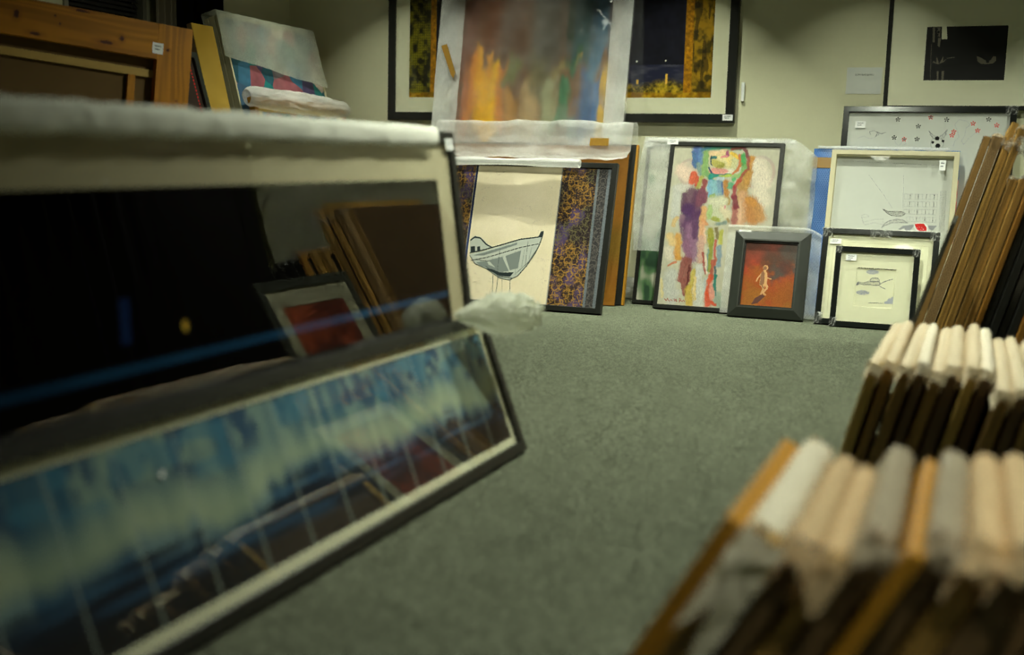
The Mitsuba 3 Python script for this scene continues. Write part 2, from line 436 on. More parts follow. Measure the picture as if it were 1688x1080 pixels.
def hang_fn(p, n, uv):
    x, y = uv.x, uv.y
    m = fbm(x * 26, y * 26, 0.0, 3)
    m2 = fbm(x * 70, y * 70, 4.0, 2)
    gridx = 1 - smoothstep(0.05, 0.14, dr.abs(x * 62 - dr.round(x * 62)))
    gridy = 1 - smoothstep(0.05, 0.14, dr.abs(y * 62 - dr.round(y * 62)))
    gold = mix(C3(70, 58, 6), C3(176, 150, 22), smoothstep(0.25, 0.75, m))
    left = mix(mix(C3(26, 26, 6), C3(120, 116, 20), smoothstep(0.3, 0.75, m)), C3(24, 22, 6), dr.maximum(gridx, gridy) * 0.7)
    amber = mix(C3(110, 70, 6), C3(190, 138, 16), m2)
    night = mix(C3(11, 12, 18), C3(24, 26, 40), m * 0.8)
    water = mix(C3(30, 34, 52), C3(64, 66, 72), smoothstep(0.4, 0.9, fbm(x * 12, y * 40, 2.0, 2)))
    shore = mix(C3(60, 54, 14), C3(184, 160, 34), smoothstep(0.35, 0.75, m * 0.6 + m2 * 0.4))
    hz = 0.347 + 0.004 * (noise(x * 30) - 0.5)
    c = mix(water, night, smoothstep(hz - 0.002, hz + 0.002, y))
    c = mix(shore, c, smoothstep(0.205, 0.262, y + 0.05 * (m - 0.5) + 0.02 * dr.sin(x * 19.0)))
    for fx, top in ((1.903, 0.296), (1.721, 0.262)):
        f = (1 - smoothstep(0.004, 0.010, dr.abs(x - fx))) * smoothstep(0.226, 0.236, y) * (1 - smoothstep(top - 0.01, top, y))
        c = mix(c, C3(216, 180, 70), f)
    for fx, fy in ((1.712, 0.368), (1.894, 0.370)):
        d = dr.sqrt(dr.square(x - fx) + dr.square(y - fy))
        c = mix(c, C3(250, 246, 200), 1 - smoothstep(0.004, 0.008, d))
    c = mix(c, left, 1 - smoothstep(0.300, 0.304, x))
    c = mix(c, amber, smoothstep(0.302, 0.307, x) * (1 - smoothstep(0.342, 0.348, x)))
    c = mix(c, amber, smoothstep(2.006, 2.012, x))
    right = mix(mix(C3(64, 54, 8), C3(150, 120, 20), smoothstep(0.3, 0.7, m)), C3(30, 24, 6), smoothstep(0.60, 0.72, fbm(x * 40, y * 9, 7.0, 2)) * 0.7)
    c = mix(c, right, smoothstep(2.056, 2.062, x))
    low = 1 - smoothstep(0.176, 0.186, y + 0.012 * (m - 0.5))
    return mix(c, mix(amber, gold, m2), low * 0.9)

AB = [(0.10, 1.05, 0.12, 1.35, 0.07, (150, 92, 56)), (0.09, 1.4, 0.12, 1.9, 0.09, (116, 78, 56)), (0.25, 1.62, 0.28, 2.0, 0.12, (112, 74, 46)), (0.40, 1.62, 0.40, 2.0, 0.13, (96, 74, 52)),
      (0.62, 1.5, 0.62, 2.0, 0.15, (82, 80, 64)), (0.85, 1.5, 0.85, 2.0, 0.12, (48, 84, 80)), (0.97, 1.55, 0.98, 2.0, 0.08, (58, 98, 112)), (0.78, 1.62, 0.76, 1.9, 0.04, (40, 60, 34)),
      (0.14, 1.15, 0.16, 1.5, 0.06, (190, 124, 44)), (0.22, 1.0, 0.22, 1.40, 0.075, (220, 168, 22)), (0.29, 1.0, 0.30, 1.46, 0.05, (226, 178, 16)), (0.19, 1.35, 0.18, 1.58, 0.03, (206, 150, 30)), (0.245, 1.4, 0.25, 1.54, 0.022, (200, 140, 30)),
      (0.355, 1.0, 0.34, 1.44, 0.045, (196, 124, 30)), (0.375, 1.35, 0.44, 1.50, 0.05, (108, 116, 56)), (0.42, 1.05, 0.41, 1.26, 0.05, (170, 130, 64)), (0.53, 1.0, 0.54, 1.30, 0.09, (170, 148, 96)), (0.60, 1.30, 0.58, 1.48, 0.09, (110, 106, 70)),
      (0.66, 1.0, 0.66, 1.34, 0.07, (146, 152, 108)), (0.70, 1.40, 0.74, 1.42, 0.05, (132, 122, 70)), (0.76, 1.18, 0.77, 1.32, 0.05, (58, 116, 74)), (0.73, 1.05, 0.76, 1.12, 0.06, (86, 122, 84)), (0.80, 1.44, 0.84, 1.52, 0.045, (60, 98, 62)), (0.84, 1.46, 0.86, 1.48, 0.018, (150, 136, 70)),
      (0.90, 1.0, 0.90, 1.36, 0.07, (44, 84, 116)), (0.98, 1.0, 0.97, 1.34, 0.05, (52, 98, 134)), (0.92, 1.38, 0.95, 1.50, 0.05, (60, 104, 120)), (0.83, 1.02, 0.82, 1.10, 0.04, (60, 108, 100)), (1.01, 1.0, 1.03, 1.46, 0.026, (182, 150, 50))]
def abstract_fn(p, n, uv):
    x, y = uv.x, uv.y
    sx = x + 0.035 * (noise(x * 46, y * 3.2, 3.0) - 0.5)
    sy = y + 0.15 * (noise(x * 26, y * 2.0, 8.0) - 0.5) + 0.03 * (noise(x * 90, y * 9.0, 4.0) - 0.5)
    return strokes_on(C3(110, 84, 54), AB, sx, sy, 0.02, 18.0, 0.75) * 0.86

def ornament(x, y):
    """interlaced curls and leaf spokes, gold on purple-black, roughly hand-painted"""
    wx = x + 0.009 * (noise(x * 34, y * 34) - 0.5) + 0.005 * (noise(x * 110, y * 110, 2.0) - 0.5)
    wy = y + 0.009 * (noise(x * 34, y * 34, 4.0) - 0.5) + 0.005 * (noise(x * 110, y * 110, 6.0) - 0.5)
    g = mi.Float(0)
    for q, ox, oy, r in ((0.052, 0.0, 0.0, 0.43), (0.052, 0.5, 0.5, 0.40), (0.031, 0.2, 0.7, 0.36)):
        ax, ay = wx / q + ox, wy / q + oy
        ix, iy = dr.floor(ax), dr.floor(ay)
        cx = ax - ix - 0.5 + 0.18 * (cell_rand(ix, iy, 3) - 0.5)
        cy = ay - iy - 0.5 + 0.18 * (cell_rand(ix, iy, 4) - 0.5)
        rr = r * (0.75 + 0.35 * cell_rand(ix, iy, 5))
        d = dr.sqrt(cx * cx + cy * cy)
        th = dr.atan2(cy, cx + 1e-6)
        sp = rr * (0.88 + 0.12 * dr.sin(th * 1.0 + 6.28 * cell_rand(ix, iy, 6)))
        ring = 1 - smoothstep(0.025, 0.070, dr.abs(d - sp))
        spoke = (1 - smoothstep(0.08, 0.42, dr.abs(dr.sin(th * 2.5 + d * 9.0 + 6.28 * cell_rand(ix, iy, 7))))) * smoothstep(0.05, 0.09, d) * (1 - smoothstep(rr - 0.14, rr, d))
        on = smoothstep(0.25, 0.35, cell_rand(ix, iy, 8)) if q < 0.04 else 1.0
        g = dr.maximum(g, dr.maximum(ring, spoke * 0.8) * on)
    t = fbm(x * 16, y * 11, 2.0, 3)
    ground = mix(C3(34, 25, 26), C3(70, 56, 86), smoothstep(0.50, 0.78, t))
    gold = mix(C3(92, 88, 54), C3(150, 116, 48), smoothstep(0.38, 0.62, fbm(x * 9, y * 9, 7.0, 2)))
    wear = smoothstep(0.22, 0.55, noise(x * 150, y * 150) * 0.6 + noise(x * 40, y * 40, 3.0) * 0.4)
    return ground, gold, g * wear

def boat_fn(p, n, uv):
    x, y = uv.x, uv.y
    m = fbm(x * 9, y * 9, 0.0, 3)
    fine = noise(x * 300, y * 260)
    bg = mix(C3(212, 206, 160), C3(222, 216, 174), m) * (0.96 + 0.08 * fine)
    scr = (1 - smoothstep(0.004, 0.012, dr.abs(noise(x * 30 + 40, y * 60) - 0.5))) * smoothstep(0.66, 0.72, noise(x * 14, y * 14, 6.0))
    bg = mix(bg, C3(132, 120, 98), scr * 0.7)
    ground, gold, g = ornament(x, y)
    warm = mix(ground, gold, dr.clip(g, 0, 1))
    grey = mix(C3(44, 44, 42), C3(92, 90, 78), dr.clip(g, 0, 1) * 0.8)
    c = bg
    c = mix(c, warm, smoothstep(0.819, 0.823, x + 0.004 * (y - 0.4)))
    c = mix(c, C3(86, 98, 100), smoothstep(0.815, 0.818, x) * (1 - smoothstep(0.823, 0.826, x)) * 0.6)
    c = mix(c, grey, smoothstep(1.040, 1.044, x))
    st = (1 - smoothstep(0.006, 0.009, dr.abs(x - 1.032 - 0.01 * (0.8 - y)))) + (1 - smoothstep(0.007, 0.010, dr.abs(x - 1.098)))
    c = mix(c, mix(C3(84, 94, 92), C3(112, 122, 118), fine), dr.clip(st, 0, 1) * 0.9)
    c = mix(c, warm, 1 - smoothstep(0.283, 0.286, x))
    edge = (1 - smoothstep(0.006, 0.008, dr.abs(x - 0.293)))
    return mix(c, mix(C3(26, 36, 58), C3(58, 72, 104), 1 - smoothstep(0.3, 0.6, y)), edge)

FIG = [(0.515,0.855,0.551,0.765,0.0623,(225,218,180)),(0.546,0.709,0.573,0.653,0.051,(220,216,178)),(0.08,0.821,0.124,0.787,0.0453,(226,206,170)),(0.065,0.704,0.07,0.554,0.034,(190,196,172)),(0.081,0.716,0.137,0.724,0.0226,(200,202,176)),(0.478,0.9,0.458,0.763,0.0215,(196,140,48)),(0.47,0.814,0.45,0.683,0.0272,(186,142,64)),(0.431,0.762,0.444,0.637,0.0249,(178,140,70)),(0.45,0.683,0.46,0.536,0.0306,(200,160,110)),(0.504,0.64,0.519,0.55,0.0453,(184,124,52)),(0.545,0.607,0.567,0.558,0.0351,(190,140,72)),(0.485,0.661,0.52,0.64,0.0238,(196,140,60)),(0.438,0.637,0.444,0.524,0.0147,(212,176,130)),(0.158,0.951,0.162,0.858,0.0272,(60,96,150)),(0.181,0.945,0.184,0.87,0.0181,(88,128,160)),(0.144,0.921,0.158,0.846,0.0153,(70,110,140)),(0.174,0.858,0.196,0.807,0.0153,(120,150,130)),(0.157,0.8,0.151,0.753,0.0215,(200,84,44)),(0.177,0.777,0.178,0.737,0.0136,(190,80,44)),(0.205,0.784,0.189,0.72,0.0136,(164,164,66)),(0.212,0.928,0.219,0.807,0.0226,(128,172,90)),(0.236,0.808,0.256,0.779,0.0181,(110,160,90)),(0.209,0.957,0.41,0.964,0.0159,(30,128,96)),(0.187,0.945,0.231,0.964,0.0102,(60,110,120)),(0.246,0.923,0.324,0.931,0.0226,(222,196,140)),(0.284,0.884,0.353,0.874,0.0419,(220,212,140)),(0.348,0.92,0.375,0.869,0.0272,(226,208,120)),(0.385,0.886,0.38,0.829,0.0238,(196,200,140)),(0.325,0.822,0.375,0.823,0.0181,(222,220,180)),(0.269,0.872,0.315,0.856,0.0226,(168,166,70)),(0.289,0.844,0.322,0.85,0.0119,(150,150,60)),(0.251,0.9,0.271,0.904,0.0108,(20,110,104)),(0.262,0.831,0.336,0.822,0.0153,(212,146,124)),(0.252,0.82,0.292,0.812,0.0119,(220,150,130)),(0.245,0.912,0.252,0.86,0.004,(30,60,70)),(0.238,0.842,0.256,0.808,0.0045,(30,60,90)),(0.256,0.805,0.36,0.805,0.004,(60,110,90)),(0.338,0.937,0.337,0.914,0.0113,(150,60,104)),(0.31,0.907,0.335,0.908,0.0068,(220,140,130)),(0.363,0.931,0.4,0.904,0.0125,(226,190,60)),(0.409,0.921,0.422,0.853,0.0096,(196,104,50)),(0.416,0.853,0.382,0.806,0.0085,(200,120,60)),(0.429,0.916,0.44,0.859,0.017,(50,160,70)),(0.449,0.853,0.427,0.796,0.0181,(120,170,90)),(0.426,0.807,0.384,0.783,0.0142,(140,180,100)),(0.361,0.954,0.421,0.967,0.0108,(130,56,40)),(0.433,0.962,0.457,0.911,0.0119,(120,52,56)),(0.46,0.905,0.467,0.842,0.0108,(146,80,60)),(0.457,0.831,0.434,0.79,0.0096,(160,80,56)),(0.294,0.789,0.366,0.797,0.0096,(170,196,70)),(0.255,0.791,0.288,0.795,0.0142,(20,140,116)),(0.251,0.774,0.269,0.763,0.0096,(20,130,120)),(0.253,0.756,0.261,0.676,0.017,(120,176,190)),(0.276,0.746,0.294,0.689,0.0272,(130,186,180)),(0.308,0.769,0.322,0.69,0.0204,(110,150,160)),(0.326,0.759,0.333,0.69,0.0068,(80,110,140)),(0.296,0.775,0.329,0.779,0.0102,(180,200,190)),(0.348,0.759,0.361,0.657,0.0181,(174,120,44)),(0.367,0.657,0.372,0.635,0.0153,(170,140,60)),(0.375,0.74,0.377,0.743,0.0215,(84,166,112)),(0.386,0.772,0.396,0.778,0.0102,(90,180,110)),(0.413,0.613,0.417,0.523,0.0204,(160,96,80)),(0.429,0.779,0.401,0.732,0.0119,(180,80,56)),(0.399,0.727,0.402,0.67,0.0142,(150,60,60)),(0.404,0.67,0.419,0.614,0.0159,(124,50,56)),(0.224,0.761,0.219,0.704,0.0159,(140,56,56)),(0.232,0.687,0.231,0.641,0.0181,(130,66,76)),(0.114,0.677,0.117,0.591,0.0181,(90,60,80)),(0.159,0.684,0.152,0.592,0.0453,(104,70,84)),(0.199,0.674,0.195,0.559,0.0385,(96,58,80)),(0.146,0.592,0.15,0.5,0.0419,(74,42,84)),(0.201,0.559,0.19,0.496,0.0306,(86,52,84)),(0.111,0.544,0.122,0.499,0.0181,(130,100,110)),(0.214,0.698,0.204,0.628,0.0238,(120,70,80)),(0.268,0.671,0.284,0.677,0.0113,(140,170,80)),(0.312,0.627,0.324,0.564,0.0611,(196,204,156)),(0.289,0.632,0.343,0.645,0.0283,(208,212,168)),(0.348,0.6,0.374,0.567,0.0283,(212,206,158)),(0.269,0.608,0.269,0.551,0.017,(160,190,110)),(0.298,0.541,0.321,0.536,0.0159,(150,160,60)),(0.357,0.617,0.356,0.606,0.0079,(210,150,140)),(0.324,0.508,0.367,0.521,0.0136,(130,150,130)),(0.382,0.544,0.389,0.528,0.0102,(160,140,80)),(0.236,0.595,0.235,0.504,0.0193,(214,168,100)),(0.238,0.527,0.263,0.505,0.0136,(210,150,90)),(0.083,0.537,0.066,0.49,0.0153,(200,176,110)),(0.152,0.49,0.169,0.39,0.044,(98,62,92)),(0.183,0.474,0.195,0.315,0.044,(140,104,122)),(0.151,0.389,0.177,0.32,0.0246,(136,96,112)),(0.198,0.498,0.199,0.439,0.0246,(90,58,86)),(0.238,0.506,0.241,0.429,0.0176,(214,164,110)),(0.241,0.423,0.25,0.289,0.0211,(196,160,130)),(0.253,0.477,0.265,0.395,0.007,(226,196,150)),(0.276,0.319,0.292,0.221,0.0088,(224,210,170)),(0.257,0.336,0.281,0.22,0.0059,(150,70,56)),(0.1,0.428,0.114,0.305,0.0258,(200,152,66)),(0.093,0.327,0.126,0.299,0.0158,(196,146,60)),(0.053,0.426,0.075,0.386,0.0246,(214,190,120)),(0.066,0.255,0.105,0.275,0.007,(190,120,80)),(0.055,0.349,0.066,0.308,0.0293,(208,204,168)),(0.084,0.197,0.083,0.102,0.0446,(186,192,168)),(0.034,0.17,0.046,0.065,0.0094,(216,206,140)),(0.125,0.094,0.103,0.033,0.0293,(188,192,168)),(0.156,0.295,0.14,0.177,0.0211,(140,76,64)),(0.181,0.285,0.18,0.179,0.0246,(132,72,60)),(0.157,0.178,0.175,0.097,0.0147,(136,76,62)),(0.18,0.179,0.186,0.133,0.0147,(140,84,70)),(0.189,0.262,0.183,0.103,0.0053,(90,40,36)),(0.216,0.228,0.209,0.134,0.0158,(186,170,70)),(0.198,0.122,0.213,0.041,0.0246,(190,166,60)),(0.248,0.253,0.254,0.149,0.0246,(200,204,180)),(0.265,0.149,0.266,0.039,0.0317,(196,202,176)),(0.29,0.186,0.286,0.116,0.0094,(180,190,170)),(0.226,0.194,0.237,0.066,0.0082,(216,196,120)),(0.289,0.355,0.299,0.239,0.01,(120,150,130)),(0.289,0.467,0.294,0.397,0.0234,(150,150,40)),(0.3,0.42,0.308,0.239,0.0135,(140,150,50)),(0.322,0.48,0.334,0.428,0.0111,(120,110,60)),(0.352,0.47,0.354,0.4,0.0152,(176,180,70)),(0.351,0.376,0.356,0.271,0.0152,(124,150,150)),(0.324,0.41,0.333,0.27,0.0088,(176,90,66)),(0.322,0.293,0.325,0.188,0.0123,(170,84,60)),(0.34,0.259,0.342,0.189,0.0059,(60,80,80)),(0.369,0.098,0.386,0.042,0.0258,(150,170,140)),(0.315,0.199,0.31,0.106,0.0158,(204,84,48)),(0.312,0.094,0.317,0.043,0.0234,(208,80,44)),(0.339,0.056,0.357,0.043,0.0094,(206,74,40)),(0.328,0.153,0.337,0.073,0.0129,(216,150,120)),(0.345,0.213,0.348,0.132,0.01,(20,120,96)),(0.351,0.132,0.357,0.097,0.0059,(60,110,100))]
def fig_fn(p, n, uv):
    x, y = uv.x, uv.y
    m = fbm(x * 14, y * 14, 0.0, 3)
    pt = noise(x * 120, y * 45, 3.0)
    bg = mix(C3(200, 202, 160), C3(216, 218, 178), m) * (0.93 + 0.14 * pt)
    for cx, cy, rx, ry, col in ((0.130, 0.812, 0.068, 0.076, (228, 196, 172)), (0.534, 0.818, 0.082, 0.094, (226, 214, 176))):
        d = dr.sqrt(dr.square((x - cx) / rx) + dr.square((y - cy) / ry))
        ring = 1 - smoothstep(0.06, 0.15, dr.abs(d - 0.97))
        bg = mix(bg, mix(C3(222, 170, 146), C3(176, 176, 160), m), ring * 0.55)
        bg = mix(bg, C3(*col), (1 - smoothstep(0.8, 0.95, d)) * 0.3)
    return strokes_on(bg * 0.80, [(a, b, c, d, r * 1.12, k) for a, b, c, d, r, k in FIG], x, y, 0.010, 46.0, 0.5, 0.12) * 0.62

def red_fn(p, n, uv):
    x, y = uv.x, uv.y
    t = (y - 0.07) / 0.36
    m = fbm(x * 22, y * 22, 0.0, 4)
    f = noise(x * 260, y * 260)
    m2 = fbm(x * 9, y * 9, 5.0, 3)
    c = mix(C3(150, 84, 28), C3(152, 70, 28), smoothstep(0.35, 0.7, m))
    c = mix(c, C3(158, 60, 30), smoothstep(0.30, 0.55, t) * smoothstep(0.40, 0.6, m2))
    c = mix(c, C3(150, 100, 34), smoothstep(0.55, 0.7, m2) * (1 - smoothstep(0.45, 0.55, t)) * 0.7)
    top = smoothstep(0.42, 0.66, t + 0.5 * (m - 0.5))
    c = mix(c, mix(C3(84, 52, 34), C3(130, 58, 36), smoothstep(0.3, 0.7, m2)), top)
    c = mix(c, C3(74, 78, 66), top * smoothstep(0.18, 0.34, x + 0.25 * (m - 0.5)) * 0.75)
    d = dr.sqrt(dr.square(x - 0.288) + dr.square(y - 0.285)) + 0.03 * (m - 0.5)
    c = mix(c, C3(82, 44, 34), (1 - smoothstep(0.02, 0.05, d)) * 0.8)
    return c * (0.62 + 0.26 * f)

def green_fn(p, n, uv):
    m = fbm(uv.x * 12, uv.y * 6, 0.0, 3)
    return mix(mix(C3(178, 182, 150), C3(76, 112, 66), smoothstep(0.48, 0.66, m + 0.4 * uv.x)), C3(44, 74, 48), smoothstep(0.62, 0.72, m))

def blue_fn(p, n, uv):
    x, y = uv.x, uv.y
    k = (x + 0.55 - 1.262) / 0.149
    pane = cell_rand(dr.floor(k), 3.0)
    drip = noise(x * 42, y * 3.0, 1.0) * 0.5 + noise(x * 15, y * 3.0, 3.0) * 0.5
    blk = noise(x * 21, y * 26, 6.0) * 0.6 + noise(x * 55, y * 40, 9.0) * 0.4
    m = fbm(x * 4, y * 7, 2.0, 3)
    low = 0.075 * (noise(x * 4.5, 2.0) - 0.5) + 0.022 * (pane - 0.5) + 0.030 * (noise(x * 30, y * 6.0, 7.0) - 0.5)
    sky = mix(C3(28, 84, 104), C3(128, 156, 132), smoothstep(0.30, 0.72, 0.6 * drip + 0.4 * m))
    up = smoothstep(0.23, 0.31, y + low)
    sky = mix(sky, C3(14, 62, 92), smoothstep(0.52, 0.64, 0.55 * blk + 0.45 * drip) * up * 0.9)
    sky = mix(sky, C3(60, 120, 132), smoothstep(0.56, 0.66, noise(x * 15 + 5, y * 30, 12.0)) * up * 0.6)
    glow = mix(C3(120, 146, 116), C3(164, 182, 142), drip)
    c = mix(glow, sky, smoothstep(0.205, 0.290, y + 0.5 * low + 0.03 * (m - 0.5)))
    mid = mix(C3(38, 82, 102), C3(110, 140, 132), smoothstep(0.4, 0.75, drip))
    c = mix(mid, c, smoothstep(0.165, 0.215, y + low))
    streak = smoothstep(0.35, 0.75, fbm(x * 6, y * 85, 4.0, 2))
    deep = mix(C3(14, 26, 36), C3(36, 72, 92), streak)
    c = mix(deep, c, smoothstep(0.135, 0.185, y + low + 0.02 * (streak - 0.5)))
    floor_ = mix(C3(12, 13, 12), C3(26, 28, 24), fbm(x * 6, y * 40, 8.0, 2))
    c = mix(floor_, c, smoothstep(0.085, 0.135, y + 0.03 * (m - 0.5)))
    cut = 1 - smoothstep(0.010, 0.024, dr.abs(k - dr.round(k)))
    return mix(c, C3(150, 168, 146), cut * 0.62)

def night_fn(p, n, uv):
    x, y = uv.x + 0.75, uv.y
    m = fbm(x * 6, y * 6, 0.0, 3)
    c = mix(C3(7, 7, 5), C3(12, 11, 7), m)
    band = 1 - smoothstep(0.006, 0.011, dr.abs(y - 0.431))
    c = mix(c, mix(C3(20, 54, 76), C3(36, 80, 106), m), band)
    bar = (1 - smoothstep(0.011, 0.014, dr.abs(x - 1.537 - 0.10 * (y - 0.51)))) * (1 - smoothstep(0.036, 0.041, dr.abs(y - 0.514)))
    c = mix(c, C3(26, 48, 84), bar)
    d = dr.sqrt(dr.square(x - 1.692) + dr.square((y - 0.486) * 0.75))
    return mix(c, C3(214, 178, 62), 1 - smoothstep(0.006, 0.010, d))

def patch_fn(p, n, uv):
    d, d2, r = mikit.voronoi(uv.x * 9, uv.y * 7)
    m = fbm(uv.x * 20, uv.y * 20, 0.0, 2)
    c = mix(C3(34, 78, 84), C3(30, 108, 98), smoothstep(0.2, 0.3, r))
    c = mix(c, C3(132, 78, 78), smoothstep(0.42, 0.46, r))
    c = mix(c, C3(196, 186, 160), smoothstep(0.62, 0.65, r))
    c = mix(c, C3(66, 60, 84), smoothstep(0.72, 0.75, r))
    c = mix(c, C3(52, 100, 116), smoothstep(0.86, 0.89, r))
    return c * (0.7 + 0.5 * m)

def redprint_fn(p, n, uv):
    m = fbm(uv.x * 9, uv.y * 9, 0.0, 4)
    return mix(C3(70, 26, 14), C3(124, 54, 26), smoothstep(0.3, 0.75, m)) * (0.8 + 0.4 * noise(uv.x * 90, uv.y * 90))

def bluewrap_fn(p, n, uv):
    d = hexcell(uv.x, uv.y, 0.0125)
    m = fbm(uv.x * 14, uv.y * 14, 0.0, 2)
    c = mix(C3(44, 86, 136), C3(92, 130, 166), smoothstep(0.2, 0.48, d) * (0.2 + 0.8 * m))
    f = (1 - smoothstep(0.42, 0.50, dr.abs((uv.y - 0.80) * 6.0))) * smoothstep(0.58, 0.60, uv.x)
    rp = mix(C3(196, 32, 44), C3(224, 176, 150), smoothstep(0.55, 0.7, noise(uv.x * 60, uv.y * 60)))
    low = smoothstep(0.70, 0.71, uv.x) * (1 - smoothstep(0.795, 0.80, uv.y + 0.02 * (m - 0.5)))
    return mix(c, rp, low)

for k, fn, r in (("art_hang", hang_fn, 0.5), ("art_abstract", abstract_fn, 0.6), ("art_boat", boat_fn, 0.5), ("art_figure", fig_fn, 0.42), ("art_red", red_fn, 0.4), ("art_green", green_fn, 0.5),
                 ("art_blue", blue_fn, 0.7), ("art_night", night_fn, 0.8), ("art_patch", patch_fn, 0.5), ("art_redprint", redprint_fn, 0.7), ("art_bluewrap", bluewrap_fn, 0.3)):
    mat(k, proc(fn), r, 0.3 if k != "art_night" else 0.0)

